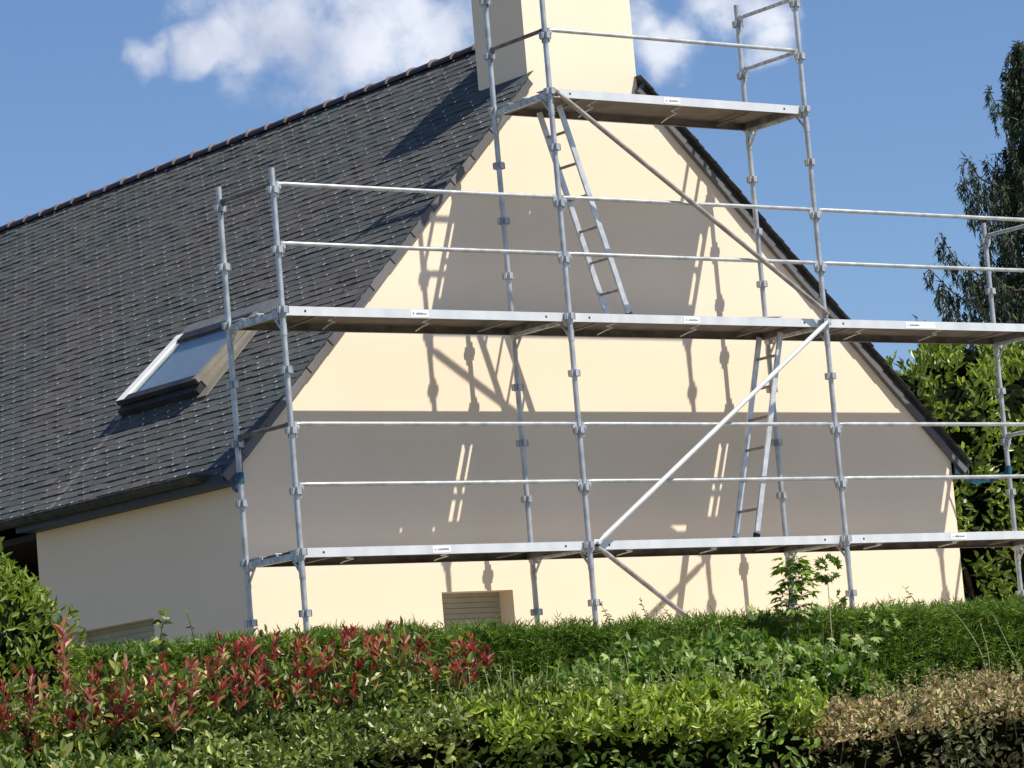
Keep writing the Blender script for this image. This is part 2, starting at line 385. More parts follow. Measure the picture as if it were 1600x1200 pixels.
tag(np_mesh('bounce_yard', np.array([(-.6, -2.85, GZ0 + .02), (30, -2.85, GZ0 + .02), (30, 16, GZ0 + .004), (-.6, 16, GZ0 + .004)]), [(0, 1, 2, 3)], M['bounce_gravel']), kind='structure')  # unseen pale ground, added to bounce warm light onto the shaded gable
tag(np_mesh('road', np.array([(-80, -10.2, float(ground_z(0, -10.2)) + .02), (80, -10.2, float(ground_z(0, -10.2)) + .02), (80, -19, -4.07), (-80, -19, -4.07), (80, -34, -4.07), (-80, -34, -4.07)]), [(0, 3, 2, 1), (3, 5, 4, 2)], M['bounce_gravel']), kind='structure')  # unseen road, kept pale to bounce light as well
# ------------------------------------------------------------------ house
G = 1.2236                 # y of the gable wall
XL, XR = .267, 8.54        # side walls
RX, RZ = 4.335, 4.99       # underside of the roof at the ridge
SL, SR = 1.01, .977
YB = 14.0
GND = -2.2
def zl(x): return RZ - SL * (RX - x)
def zr(x): return RZ - SR * (x - RX)
house = empty('house', 'cream rendered gabled house with dark slate roof and tall chimney', 'house', loc=(0, 0, 0))
# gable wall (with a recessed window opening), side walls
wx0, wx1, wz0, wz1 = 2.25, 3.03, -1.35, -.317
ZC = 4.34
mb = MB()
def quadface(pts, mi=0): mb.add(pts, [tuple(range(len(pts)))], mi)
def gp(x, z): return (x, G, z)
quadface([gp(XL, GND), gp(wx0, GND), gp(wx0, wz0), gp(wx0, wz1), gp(wx0, zl(wx0) + .03), gp(XL, zl(XL) + .03)])
quadface([gp(wx0, GND), gp(wx1, GND), gp(wx1, wz0), gp(wx0, wz0)])
quadface([gp(wx0, wz1), gp(wx1, wz1), gp(wx1, zl(wx1) + .03), gp(wx0, zl(wx0) + .03)])
quadface([gp(wx1, GND), gp(3.69, GND), gp(3.69, ZC), gp(wx1, zl(wx1) + .03), gp(wx1, wz1), gp(wx1, wz0)])
quadface([gp(3.69, GND), gp(4.975, GND), gp(4.975, ZC), gp(3.69, ZC)])
quadface([gp(4.975, GND), gp(XR, GND), gp(XR, zr(XR) + .03), gp(4.975, ZC)])
d = .26
quadface([(wx0, G, wz0), (wx0, G + d, wz0), (wx0, G + d, wz1), (wx0, G, wz1)])
quadface([(wx1, G, wz0), (wx1, G, wz1), (wx1, G + d, wz1), (wx1, G + d, wz0)])
quadface([(wx0, G, wz1), (wx0, G + d, wz1), (wx1, G + d, wz1), (wx1, G, wz1)])
quadface([(wx0, G, wz0), (wx1, G, wz0), (wx1, G + d, wz0), (wx0, G + d, wz0)])
gable = mb.build('gable_wall', M['render'], house)
# side wall with its low window recess, then the porch recess beyond it
mb = MB()
YE = 4.80; sy0, sy1, sz1, sz0 = 2.82, 4.24, -.325, -1.35
def sp(y, z): return (XL, y, z)
top = .665
quadface([sp(G, GND), sp(G, .9), sp(sy0, .9), sp(sy0, GND)])
quadface([sp(sy0, sz1), sp(sy0, .9), sp(sy1, .9), sp(sy1, sz1)])
quadface([sp(sy0, GND), sp(sy0, sz0), sp(sy1, sz0), sp(sy1, GND)])
quadface([sp(sy1, GND), sp(sy1, .9), sp(YE, .9), sp(YE, GND)])
quadface([(XL, sy0, sz1), (XL, sy1, sz1), (XL + .2, sy1, sz1), (XL + .2, sy0, sz1)])
quadface([(XL, sy1, sz0), (XL, sy1, sz1), (XL + .2, sy1, sz1), (XL + .2, sy1, sz0)])
quadface([(XL, sy0, sz0), (XL + .2, sy0, sz0), (XL + .2, sy0, sz1), (XL, sy0, sz1)])
quadface([(XL, YE, GND), (XL, YE, .9), (1.9, YE, .9), (1.9, YE, GND)])
mb.build('side_wall', M['render'], house)
mb = MB()
mb.box(1.9, 2.0, YE, YB, GND, 1.5); mb.box(XL + .1, 1.9, YE + 2.6, YE + 2.75, GND, .9)
mb.box(XL + .02, 1.9, YE + .01, YB, .60, .66)
mb.build('porch_recess', M['darkwood'], house)
mb = MB()
mb.box(XR - .1, XR - .002, G + .002, YB - .1, GND, .9); mb.box(XL + .3, XR - .1, YB - .2, YB - .1, GND, .9)
mb.add([(XL, YB - .2, .9), (XR, YB - .2, .9), (RX, YB - .2, RZ)], [(0, 1, 2)])
mb.build('rear_wall', M['render'], house)
# windows
w = MB()
for k in range(22):
    z = wz0 + .0475 * k
    w.box(wx0 + .002, wx1 - .002, G + .205 + (.004 if k % 2 else 0), G + .23, z, min(z + .044, wz1 - .002))
w.box(wx0 + .001, wx1 - .001, G + .235, G + .25, wz0, wz1)
wn_ = w.build('window', M['shutter'], house); tag(wn_, 'small gable window closed by a cream roller shutter')
w = MB(); w.box(wx0 - .03, wx1 + .03, G - .035, G + .2, wz0 - .04, wz0 + .003); w.build('sill', M['render'], wn_, .004)
w = MB()
for k in range(20):
    z = sz0 + .052 * k
    w.box(XL + .14, XL + .17 + (.004 if k % 2 else 0), sy0 + .002, sy1 - .002, z, min(z + .049, sz1 - .002))
w.box(XL + .18, XL + .19, sy0, sy1, sz0, sz1)
wn2 = w.build('window', M['shutter'], house); tag(wn2, 'wide side window closed by a roller shutter')
# chimney
CT = 5.42
mb = MB()
c0, c1, cy1 = 3.69, 4.975, 1.985
mb.add([(c0, G, ZC), (c1, G, ZC), (c1, G, CT), (c0, G, CT), (c0, cy1, 3.9), (c1, cy1, 3.9), (c1, cy1, CT), (c0, cy1, CT), (c0, G, 3.9), (c1, G, 3.9)],
       [(0, 1, 2, 3), (5, 4, 7, 6), (8, 0, 3, 7, 4), (1, 9, 5, 6, 2)])
ch = mb.build('chimney', M['render'], house)
mb = MB(); mb.box(c0 - .02, c1 + .02, G - .02, cy1 + .02, CT + .002, CT + .045); mb.build('chimney_cap', M['render'], ch, .006)
mb = MB(); mb.box(c1 + .001, c1 + .035, 1.5, 1.56, 5.02, 5.12); mb.build('bracket', M['black'], ch)
# roof slopes: boarding, real overlapping slates, hooks
def roof_side(sign, slope, hole=None):
    ln = math.hypot(1, slope)
    dn = np.array([sign / ln, 0, -slope / ln])          # down the slope
    nr = np.array([sign * slope / ln, 0, 1 / ln])       # out of the slope
    yv = np.array([0., 1, 0])
    O = np.array([RX, 0, RZ])
    length = (4.24 if sign < 0 else 4.36) * ln
    y0, y1 = G - (.078 if sign < 0 else .100), YB
    w_, e_ = .225, .096
    rows = int(length / e_)
    V = []; A = []; Q = []; MI = []
    base = O + nr * .055
    for r_ in range(rows + 1):
        s1 = length - r_ * e_                # lower edge distance from ridge
        s0 = max(s1 - .2, .02)
        off = (w_ / 2 if r_ % 2 else 0) + rng.uniform(-.006, .006)
        ncol = int((y1 - y0) / w_) + 2
        yk = y0 - w_ + off + np.arange(ncol) * w_
        for y in yk:
            ya, yb = max(y + .0015, y0 + rng.uniform(-.004, .004)), min(y + w_ - .0015, y1)
            xs_ = RX + dn[0] * s1
            if 3.67 < xs_ < 4.995:
                if yb < 1.98: continue
                ya = max(ya, 1.96)
            if yb - ya < .03: continue
            if hole and s1 > hole[0] and s1 < hole[1] and ya < hole[3] - .01 and yb > hole[2] + .01:
                if ya < hole[2]: yb = hole[2]
                elif yb > hole[3]: ya = hole[3]
                else: continue
                if yb - ya < .02: continue
            tilt = rng.uniform(-.0022, .0022); lift = rng.random() ** 2.5 * .0065
            sl = s1 + rng.uniform(-.004, .004); sk = rng.uniform(-.0025, .0025)
            cr = rng.uniform(0, .004)
            zt = .0
            zb = .0118 + lift
            t = .004
            def P(s, yy, h): return base + dn * s + yv * yy + nr * h
            i = len(V)
            V += [P(s0, ya, zt), P(s0, yb, zt), P(sl + sk, yb, zb + tilt), P(sl - sk + cr, ya, zb - tilt),
                  P(sl + sk, yb, zb + tilt - t), P(sl - sk + cr, ya, zb - tilt - t), P(s0, ya, zt - .004), P(s0, yb, zt - .004)]
            A += [np.clip(rng.normal(.5, .17), 0, 1)] * 8
            qs = [(i, i + 1, i + 2, i + 3), (i + 3, i + 2, i + 4, i + 5), (i, i + 3, i + 5, i + 6), (i + 1, i + 7, i + 4, i + 2)]
            if sign > 0: qs = [q[::-1] for q in qs]
            Q += qs; MI += [0] * 4
            if rng.random() < .85 and yb - ya > .2 and sign < 0:    # steel hook at the foot of the slate
                hy = (ya + yb) / 2; hw = .0035 + .009 * rng.random() ** 1.8
                hs = sl + .004
                j = len(V)
                for (ss, hh) in ((hs - .016 - .010 * rng.random(), zb + .001), (hs + .001, zb + .006), (hs + .004, zb + .001)):
                    V += [P(ss, hy - hw, hh), P(ss, hy + hw, hh)]
                A += [.5] * 6
                Q += [(j, j + 1, j + 3, j + 2), (j + 2, j + 3, j + 5, j + 4)]; MI += [1, 1]
    o = np_mesh('roof_slope', np.array(V), np.array(Q), [M['slate'], M['hook']], house, np.array(A), MI)
    # boarding under the slates
    b = MB()
    def seg(s0, s1, ya, yb):
        pts = []
        for h in (.0, .046):
            for s, y in ((s0, ya), (s1, ya), (s1, yb), (s0, yb)): pts.append(O + dn * s + yv * y + nr * h)
        b.add(pts, [(0, 1, 2, 3), (7, 6, 5, 4), (0, 4, 5, 1), (1, 5, 6, 2), (2, 6, 7, 3), (3, 7, 4, 0)])
    L0 = length - .02; ya_ = G + .002
    if hole:
        seg(0, hole[0], ya_, YB); seg(hole[1], L0, ya_, YB); seg(hole[0], hole[1], ya_, hole[2]); seg(hole[0], hole[1], hole[3], YB)
    else: seg(0, .93, ya_, YB); seg(.93, L0, G - .060, YB)
    b.build('roof_boarding', M['darkwood'], o)
    # verge strip of overlapping slate pieces on the gable edge
    V = []; Q = []; A = []
    s = .92 if sign < 0 else .90
    while s < length - .02:
        e = min(s + .345, length)
        h0, h1 = (-.030 if sign < 0 else -.058) + rng.uniform(-.002, .002), .056
        yf = G - .050 - .006
        pts = []
        for yy, ss in ((yf - .004, 0), (yf - .004 - .007, 1)):
            pass
        for (ss, yy) in ((s, yf + .006), (e + .012, yf - .003)):
            for h in (h0, h1):
                pts.append(O + dn * ss + yv * yy + nr * h); pts.append(O + dn * ss + yv * (G - .001) + nr * h)
        i = len(V); V += pts
        A += [rng.random()] * 8
        Q += [(i, i + 4, i + 6, i + 2), (i + 4, i + 5, i + 7, i + 6), (i, i + 1, i + 5, i + 4), (i + 2, i + 6, i + 7, i + 3), (i, i + 2, i + 3, i + 1)]
        s = e
    np_mesh('verge_strip', np.array(V), np.array(Q), M['fascia'], o, np.array(A))
    return o, O, dn, nr, length
lnL = math.hypot(1, SL)
def sL(x): return (RX - x) * lnL
SKX0, SKX1, SKY0, SKY1 = 1.06, 1.70, 2.86, 4.22
left_roof, O_, DN, NR, LEN = roof_side(-1, SL, (sL(SKX1), sL(SKX0), SKY0, SKY1))
right_roof, *_ = roof_side(1, SR)
# ridge tiles
b = MB(); p_ = .372; y = 1.99; n = 10
while y < YB:
    jig = random.uniform(-.004, .004)
    prof = [(0, .084), (.008, .100), (.026, .100), (.036, .086), (p_ + .02, .080)]
    # collar end towards the gable
    rings = []
    for k, (dy, r_) in enumerate(prof):
        ring = []
        for a in range(n + 1):
            t = math.pi * a / n
            ring.append((RX + math.cos(t) * r_ * 1.12, y + dy, RZ + .028 + jig + (math.sin(t) * r_ * .92)))
        rings.append(ring)
    vs = [q for r_ in rings for q in r_]; m1 = n + 1
    for k in range(len(prof) - 1):
        fs = [(k * m1 + a, k * m1 + a + 1, (k + 1) * m1 + a + 1, (k + 1) * m1 + a) for a in range(n)]
        b.add(vs, fs, 1 if k < 2 else 0, k == 3)
    b.add(rings[0], [tuple(range(n + 1))], 1)
    y += p_
b.build('ridge_tiles', [M['ridge'], M['ridge_rim']], house)
# eaves: boxed soffit + half-round gutter
def eaves(sign, xw, xe, yg0, yg1, ys1):
    b = MB(); x0, x1 = sorted((xw, xe))
    b.box(x0 + (.002 if sign > 0 else 0), x1 - (.002 if sign < 0 else 0), G - .03, ys1, .655, .675)
    b.box(xe - .01, xe + .01, G - .032, ys1, .655, .80)
    # small triangular cheek closing the box at the gable
    zf = (zl if sign < 0 else zr)
    b.add([(xe, G - .034, .655), (xw, G - .034, .655), (xw, G - .034, zf(xw) - .002), (xe, G - .034, zf(xe) - .002)], [(0, 1, 2, 3) if sign < 0 else (3, 2, 1, 0)])
    b.build('soffit', M['soffit'], house)
    g = MB(); gx = xe + sign * .068; gz = .765
    for rr, flip in ((.062, 0), (.055, 1)):
        vs = []
        for yy in (yg0, yg1):
            for a in range(11):
                t = math.pi + math.pi * a / 10
                vs.append((gx + math.cos(t) * rr, yy, gz + math.sin(t) * rr))
        fs = [(a, a + 1, a + 12, a + 11) for a in range(10)]
        if flip: fs = [f[::-1] for f in fs]
        g.add(vs, fs, 0, True)
    for yy in (yg0, yg1):
        g.add([(gx + math.cos(math.pi + math.pi * a / 10) * .062, yy, gz + math.sin(math.pi + math.pi * a / 10) * .062) for a in range(11)], [tuple(range(11))])
    g.tube([(gx + sign * .062, yg0, gz), (gx + sign * .062, yg1, gz)], .010, 8)
    k = yg0 + .2
    while k < yg1:
        g.box(gx - .066, gx + .066, k, k + .025, gz - .002, gz + .012); k += .5
    g.build('gutter', M['zinc'], house)
eaves(-1, XL, .065, 1.42, 5.1, YE)
eaves(1, XR, 8.72, 1.3, 13.5, YB - .3)
# skylight with its sash tilted open at the foot
sk = empty('skylight', None, None); del_ = None
sk.parent = house
def RP(x, y, h): return O_ + DN * sL(x) + np.array([0, y, 0]) + NR * h
def slab(mbx, x0, x1, y0, y1, h0, h1, ht=None, mi=0):
    """block on the left slope; x0 = lower edge. ht = (h offset low edge, h offset high edge)"""
    ht = ht or (0, 0)
    pts = [RP(x, y, h + (ht[0] if x == x0 else ht[1])) for h in (h0, h1) for x, y in ((x0, y0), (x1, y0), (x1, y1), (x0, y1))]
    mbx.add(pts, [(0, 3, 2, 1), (4, 5, 6, 7), (0, 1, 5, 4), (1, 2, 6, 5), (2, 3, 7, 6), (3, 0, 4, 7)], mi)
b = MB()
slab(b, SKX0 - .10, SKX1 + .12, SKY0 - .16, SKY0 + .004, .072, .084); b.build('side_flashing', M['taupe'], sk); b = MB()
slab(b, SKX0 - .10, SKX1 + .12, SKY1 - .004, SKY1 + .12, .072, .084)
b.build('side_flashing', M['taupe'], sk)
b = MB()
slab(b, SKX1 + .004, SKX1 + .15, SKY0 - .16, SKY1 + .12, .088, .10)
b.build('head_flashing', M['greyflash'], sk)
b = MB(); slab(b, SKX0 - .07, SKX0 - .004, SKY0 - .02, SKY1 + .02, .06, .155, (-.02, 0)); b.build('gap_shade', M['black_frame'], sk)  # near-black block stands for the shaded gap under the raised sash
b = MB()
slab(b, SKX0, SKX0 + .045, SKY0, SKY1, -.1, .098); slab(b, SKX1 - .045, SKX1, SKY0, SKY1, -.1, .098)
slab(b, SKX0 + .046, SKX1 - .046, SKY1 - .045, SKY1, -.1, .098)
b.build('upstand', M['black_frame'], sk)
b = MB(); slab(b, SKX0 + .002, SKX1 - .046, SKY0 - .028, SKY0 + .045, -.1, .099, (.06, 0)); b.build('side_cladding', M['taupe'], sk)
b = MB()   # white lining of the shaft under it
slab(b, SKX0 + .047, SKX1 - .047, SKY1 - .07, SKY1 - .05, -.5, .08)
b.build('lining', M['white_lin'], sk)
b = MB(); slab(b, SKX0 + .047, SKX1 - .047, SKY0 + .047, SKY1 - .08, .085, .092, (.05, 0)); b.build('reflection_panel', M['reflection_panel'], sk)  # added panel under the glass; its colour imitates reflected sky
lo, hi = .062, -.0
h0 = .10
b = MB()
slab(b, SKX0 - .03, SKX0 + .035, SKY0 - .02, SKY1 + .02, h0, h0 + .05, (lo, lo - .01), 0)
b.build('sash_rail', M['black_frame'], sk); b = MB()
slab(b, SKX1 - .07, SKX1 + .01, SKY0 - .02, SKY1 + .02, h0, h0 + .05, (hi + .01, hi), 0)
sash = b.build('sash', M['black_frame'], sk)
b = MB()
slab(b, SKX0 - .02, SKX1 + .005, SKY0 - .025, SKY0 + .035, h0, h0 + .053, (lo, hi), 0)
b.build('sash_rail', M['taupe'], sash)
b = MB()
slab(b, SKX0 - .02, SKX1 + .005, SKY1 - .10, SKY1 + .025, h0, h0 + .053, (lo, hi), 0)
b.build('sash_rail', M['white_lin'], sash)  # white bar stands in for the sunlit lining seen through the glass
b = MB(); slab(b, SKX0 + .036, SKX1 - .071, SKY0 + .036, SKY1 - .101, h0 + .03, h0 + .034, (lo - .006, hi + .008), 0)
b.build('pane', M['glass'], sash)

# ------------------------------------------------------------------ scaffold
LB, W = 2.9745, .828
scaf = empty('scaffold', 'galvanised steel scaffold of three bays in front of the cream gable', 'scaffold')
RT = .0242
def coupler_bm(mbx, x, y, z, rail=(0, 0), n=8):
    """pressed lugs round a standard"""
    for s in (-1, 1):
        mbx.box(x + s * .024 - (.0 if s > 0 else .030), x + s * .024 + (.030 if s > 0 else 0), y - .019, y - .013, z - .028, z + .028)
        mbx.box(x + s * .024 - (.0 if s > 0 else .030), x + s * .024 + (.030 if s > 0 else 0), y + .013, y + .019, z - .028, z + .028)
        mbx.box(x + (s * .047 - .003), x + (s * .047 + .003), y - .019, y + .019, z - .028, z + .028)
        y0, y1 = sorted((y + s * .022, y + s * .047))
        mbx.box(x - .019, x - .013, y0, y1, z - .028, z + .028); mbx.box(x + .013, x + .019, y0, y1, z - .028, z + .028)
        yy = y + s * .047; mbx.box(x - .019, x + .019, yy - .003, yy + .003, z - .028, z + .028)
def standard(k, y, top_z):
    x = k * LB
    b = MB()
    z = GND + .05; segs = []
    joints = [GND + .10, -.22, 1.78, 3.78, top_z]
    jn = [q for q in joints if q < top_z] + [top_z]
    dx = [random.uniform(-.003, .003) for _ in jn]
    for i in range(len(jn) - 1):
        b.tube([(x + dx[i] * .5, y, jn[i]), (x + dx[i + 1] * .5, y, jn[i + 1])], RT, 14)
        if i: b.tube([(x + dx[i] * .5, y, jn[i] - .05), (x + dx[i] * .5, y, jn[i] + .05)], RT + .0035, 14)
    o = b.build('standard', M['galv'], scaf)
    j = MB(); j.tube([(x, y, GND + .012), (x, y, GND + .16)], .017, 10); j.box(x - .075, x + .075, y - .075, y + .075, GND + .001, GND + .012)
    j.tube([(x, y, GND + .06), (x, y, GND + .09)], .04, 8)
    j.build('base_jack', M['galv_dark'], o)
    z = -2.055
    while z < top_z - .05:
        c = MB(); coupler_bm(c, x, y, z); c.build('coupler', M['galv'], o); z += .5
    return o
tops = {0: 3.13, 1: 5.13, 2: 5.13, 3: 3.13}
for k in range(4):
    standard(k, 0, tops[k]); standard(k, W, tops[k])
def wedge_end(b, x, y, z, sx, sy):
    """flattened end with its drop wedge, seated in a lug"""
    d = Vector((sx, sy, 0)); s_ = Vector((-sy, sx, 0))
    b.obox(Vector((x, y, z - .012)) + d * .050, d * .022, s_ * .010, (0, 0, .030))
    b.obox(Vector((x, y, z - .05)) + d * .040, d * .006, s_ * .007, (0, 0, .062))
def rail(k, z):
    b = MB(); xa, xb = k * LB, (k + 1) * LB
    sag = random.uniform(.0, .004)
    pts = [(xa + .05, -.002, z), (xa + .11, -.002, z), ((xa + xb) / 2, -.002, z - sag), (xb - .11, -.002, z), (xb - .05, -.002, z)]
    b.tube(pts, [.012, .0185, .0185, .0185, .012], 12)
    wedge_end(b, xa, -.002, z, 1, 0); wedge_end(b, xb, -.002, z, -1, 0)
    b.build('guardrail', M['galv'], scaf)
for k in range(3):
    for z in (.5, 1.0, 2.5, 3.0): rail(k, z)
for z in (4.5, 5.0): rail(1, z)
def end_rail(k, z):
    b = MB(); x = k * LB
    b.tube([(x, .05, z), (x, .10, z), (x, W - .10, z), (x, W - .05, z)], [.012, .0185, .0185, .012], 12)
    wedge_end(b, x, 0, z, 0, 1); wedge_end(b, x, W, z, 0, -1)
    b.build('end_rail', M['dark_steel'] if k < 2 else M['galv_dark'], scaf)
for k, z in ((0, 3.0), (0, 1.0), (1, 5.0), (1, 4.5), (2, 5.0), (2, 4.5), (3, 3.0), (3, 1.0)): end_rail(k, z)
def transom(k, z):
    b = MB(); x = k * LB; zt = z - .075
    # U section bearer, gussets and lugs
    b.box(x - .018, x - .014, .028, W - .028, zt - .03, zt + .02); b.box(x + .014, x + .018, .028, W - .028, zt - .03, zt + .02)
    b.box(x - .014, x + .014, .028, W - .028, zt - .03, zt - .026)
    for y0, s in ((.024, 1), (W - .024, -1)):
        b.tube([(x, y0 + s * .10, zt - .03), (x, y0 + s * .0, zt - .15)], .011, 8)
        b.box(x - .030, x + .030, min(y0, y0 + s * .03), max(y0, y0 + s * .03), zt - .055, zt + .045)
    b.tube([(x, 0, zt - .04), (x, 0, zt + .035)], RT + .008, 12); b.tube([(x, W, zt - .04), (x, W, zt + .035)], RT + .008, 12)
    b.build('transom', M['galv_dark'], scaf)
for k in range(4):
    for z in (0, 2): transom(k, z)
transom(1, 4); transom(2, 4)
def diagonal(p0, p1, mat):
    p0, p1 = Vector(p0), Vector(p1); d = (p1 - p0).normalized(); b = MB()
    b.tube([p0, p0 + d * .03, p0 + d * .09, p1 - d * .09, p1 - d * .03, p1], [.012, .014, .0225, .0225, .014, .012], 12)
    for p in (p0, p1):
        b.tube([p + Vector((0, -.018, 0)), p + Vector((0, .045, 0))], .013, 8)
        b.box(p.x - .028, p.x + .028, p.y + .02, p.y + .03, p.z - .03, p.z + .03)
    b.build('diagonal_brace', mat, scaf)
diagonal((LB + .035, -.062, 3.925), (2 * LB - .02, -.062, 2.02), M['rusty'])
diagonal((2 * LB - .02, -.062, 1.945), (LB + .055, -.062, -.04), M['galv_deck'])
diagonal((LB + .055, -.062, -.085), (2 * LB - .03, -.062, -2.07), M['rusty'])
def deck(k, z, y0, y1, front, stick=None, holes=(), wood=True):
    b = MB(); xa, xb = k * LB + .068, (k + 1) * LB - .068; zt = z - .02
    h = .076; t = .004
    # side channels with lips
    for (ya, sg, mi) in ((y0, 1, 0), (y1, -1, 3)):
        b.box(xa, xb, min(ya, ya + sg * t), max(ya, ya + sg * t), zt - h, zt, mi)
        b.box(xa, xb, min(ya + sg * t, ya + sg * .03), max(ya + sg * t, ya + sg * .03), zt - h, zt - h + t, 3)
    # end caps, plus two flat cross bars under the plywood
    for (x0, x1) in ((xa, xa + .03), (xb - .03, xb)):
        b.box(x0, x1, y0 + t, y1 - t, zt - h + .006, zt - .014, 3)
    for x in (xa + .42, xb - .42):
        b.obox((x, (y0 + y1) / 2, zt - .052), (.016, 0, 0), (.05, (y1 - y0) / 2 - .03, 0), (0, 0, .006), 3)
    xc = xa
    for (hx0, hx1, hy0, hy1) in sorted(holes):
        b.box(xc, hx0, y0 + t, y1 - t, zt - .012, zt - .001, 1)
        b.box(hx0, hx1, y0 + t, hy0, zt - .012, zt - .001, 1); b.box(hx0, hx1, hy1, y1 - t, zt - .012, zt - .001, 1); xc = hx1
    b.box(xc, xb, y0 + t, y1 - t, zt - .012, zt - .001, 1)
    # dark round hole near each end of the side channel
    for hx in (xa + .17, xb - .17):
        b.tube([(hx, y0 - .0015, zt - .038), (hx, y0 + .002, zt - .038)], .011, 10, 2)
    # hooks over the bearer
    for xe, sg in ((xa, -1), (xb, 1)):
        for (h0_, h1_) in (((y0, .19), (.375, .415), (.61, y1))):
            b.box(min(xe, xe + sg * .072), max(xe, xe + sg * .072), h0_ + .004, h1_ - .002, zt - .010, zt - .002, 0)
            xx = xe + sg * .042; b.box(xx - .004, xx + .004, h0_ + .006, h1_ - .004, zt - .05, zt - .010, 0)
        for yo in (y0, y1 - t): b.box(min(xe, xe + sg * .040), max(xe, xe + sg * .040), yo, yo + t, zt - h, zt, 0)
    o = b.build('deck_board', [M['galv_deck'], M['ply'], M['black'], M['dark_steel']], scaf)
    # bent wire handles clipped under the board
    for hx in (xa + .52, xb - 1.35):
        c = MB(); zz = zt - .088; yc = (y0 + y1) / 2; zz = zt - .056
        c.tube([(hx, y0 + .02, zz - .004), (hx + .05, yc - .12, zz - .006), (hx + .16, yc - .06, zz - .008), (hx + .20, yc + .10, zz - .008), (hx + .30, y1 - .05, zz - .004)], .007, 8)
        c.build('lock_wire', M['galv_dark'], o)
    if stick:
        for x, wd in stick:
            s_ = MB(); s_.box(x, x + wd, y0 - .0022, y0 - .0005, zt - .066, zt - .010)
            so = s_.build('sticker', M['sticker'], o)
            i_ = MB(); random.seed(int(x * 100))
            cx = x + .022
            ws = [.014, 0, .010, .006] + [.009] * 9
            for q in ws:
                if q == 0: cx += .016; continue
                if cx + q > x + min(wd, .19) - .012: break
                hh = random.choice((.010, .014, .018))
                i_.box(cx, cx + q, y0 - .0034, y0 - .0024, zt - .046, zt - .046 + hh); cx += q + .0025
            i_.build('lettering', M['ink'], so)
    return o
Y0, YM, Y1 = .020, .408, .795
stick = {(0, 2): [(1.30, .185)], (0, 0): [(1.33, .185)], (1, 2): [(4.28, .185)], (2, 2): [(6.97, .38)], (2, 0): [(7.28, .2)], (1, 4): [(4.28, .185)]}
for k in range(3):
    for z in (0, 2):
        deck(k, z, Y0, Y1, True, stick.get((k, z)), {(1, 2): [(5.455, 5.69, .105, .145)], (0, 2): [(2.42, 2.445, .135, .16), (2.77, 2.795, .135, .16)]}.get((k, z), ()))
deck(1, 4, Y0, Y1, True, stick[(1, 4)], [(3.50, 3.522, .68, .705), (3.855, 3.877, .68, .705)])
b = MB()
b.obox((5.36, .42, 2.02), (.27, 0, .012), (0, .2, 0), (0, 0, .004)); b.build('trapdoor', M['alu'], scaf)
# access ladders
def ladder(name_label, p_bot, p_top, y0, y1, first):
    t = empty('ladder', name_label, 'ladder', loc=p_bot)
    p0, p1 = Vector((p_bot[0], 0, p_bot[2])), Vector((p_top[0], 0, p_top[2])); d = (p1 - p0); L_ = d.length; d.normalize()
    nrm = Vector((-d.z, 0, d.x))
    def lc(p): return Vector(p) - Vector(p_bot)
    for y in (y0, y1):
        b = MB(); c = (p0 + p1) / 2; c.y = y
        b.obox(lc(c), d * L_ / 2, (0, .011, 0), nrm * .027)
        s_ = b.build('stile', M['alu'], t, .003)
        b = MB(); c = p0 + d * .03; c.y = y; b.obox(lc(c), d * .032, (0, .014, 0), nrm * .030); b.build('foot', M['black'], s_)
    z = first
    while z < p1.z - .05:
        f = (z - p0.z) / (p1.z - p0.z); x = p0.x + (p1.x - p0.x) * f
        b = MB(); b.tube([lc((x, y0 + .009, z)), lc((x, y1 - .009, z))], .0135, 10); b.build('rung', M['rusty'], t); z += .283
    return t
ladder('upper aluminium ladder leaning between the middle and top scaffold decks', (3.875, .415, 1.982), (3.275, .415, 3.895), .27, .565, 2.25)
ladder('lower aluminium ladder leaning between the bottom and middle scaffold decks', (5.13, .45, -.018), (5.655, .45, 1.895), .30, .60, .27)
# blue straps tying the rear standards to the gutter ends
def strap(x, zc, tx, label):
    t = empty('strap', label, 'strap', 'blue straps on the rear scaffold standards', loc=(x, W, zc))
    b = MB(); b.tube([(0, 0, -.045), (0, 0, .045)], RT + .009, 14); b.build('wrap', M['bluestrap'], t)
    b = MB(); n = 9; pts = []
    for i in range(n):
        f = i / (n - 1); pts.append((tx * f, .30 * f, -.09 * math.sin(f * math.pi) + random.uniform(-.012, .012)))
    for i in range(n - 1):
        p, q_ = Vector(pts[i]), Vector(pts[i + 1]); c = (p + q_) / 2
        b.obox(c, (q_ - p) / 2 * 1.05, Vector((0, .006, 0)), Vector((0, 0, random.uniform(.016, .03))))
    b.build('tail', M['bluestrap'], t); return t
strap(3 * LB, .66, -.42, 'teal blue strap tied round the right rear scaffold pole by the roof end')
strap(0, .66, .10, 'dark blue strap tied round the left rear scaffold pole under the gutter')

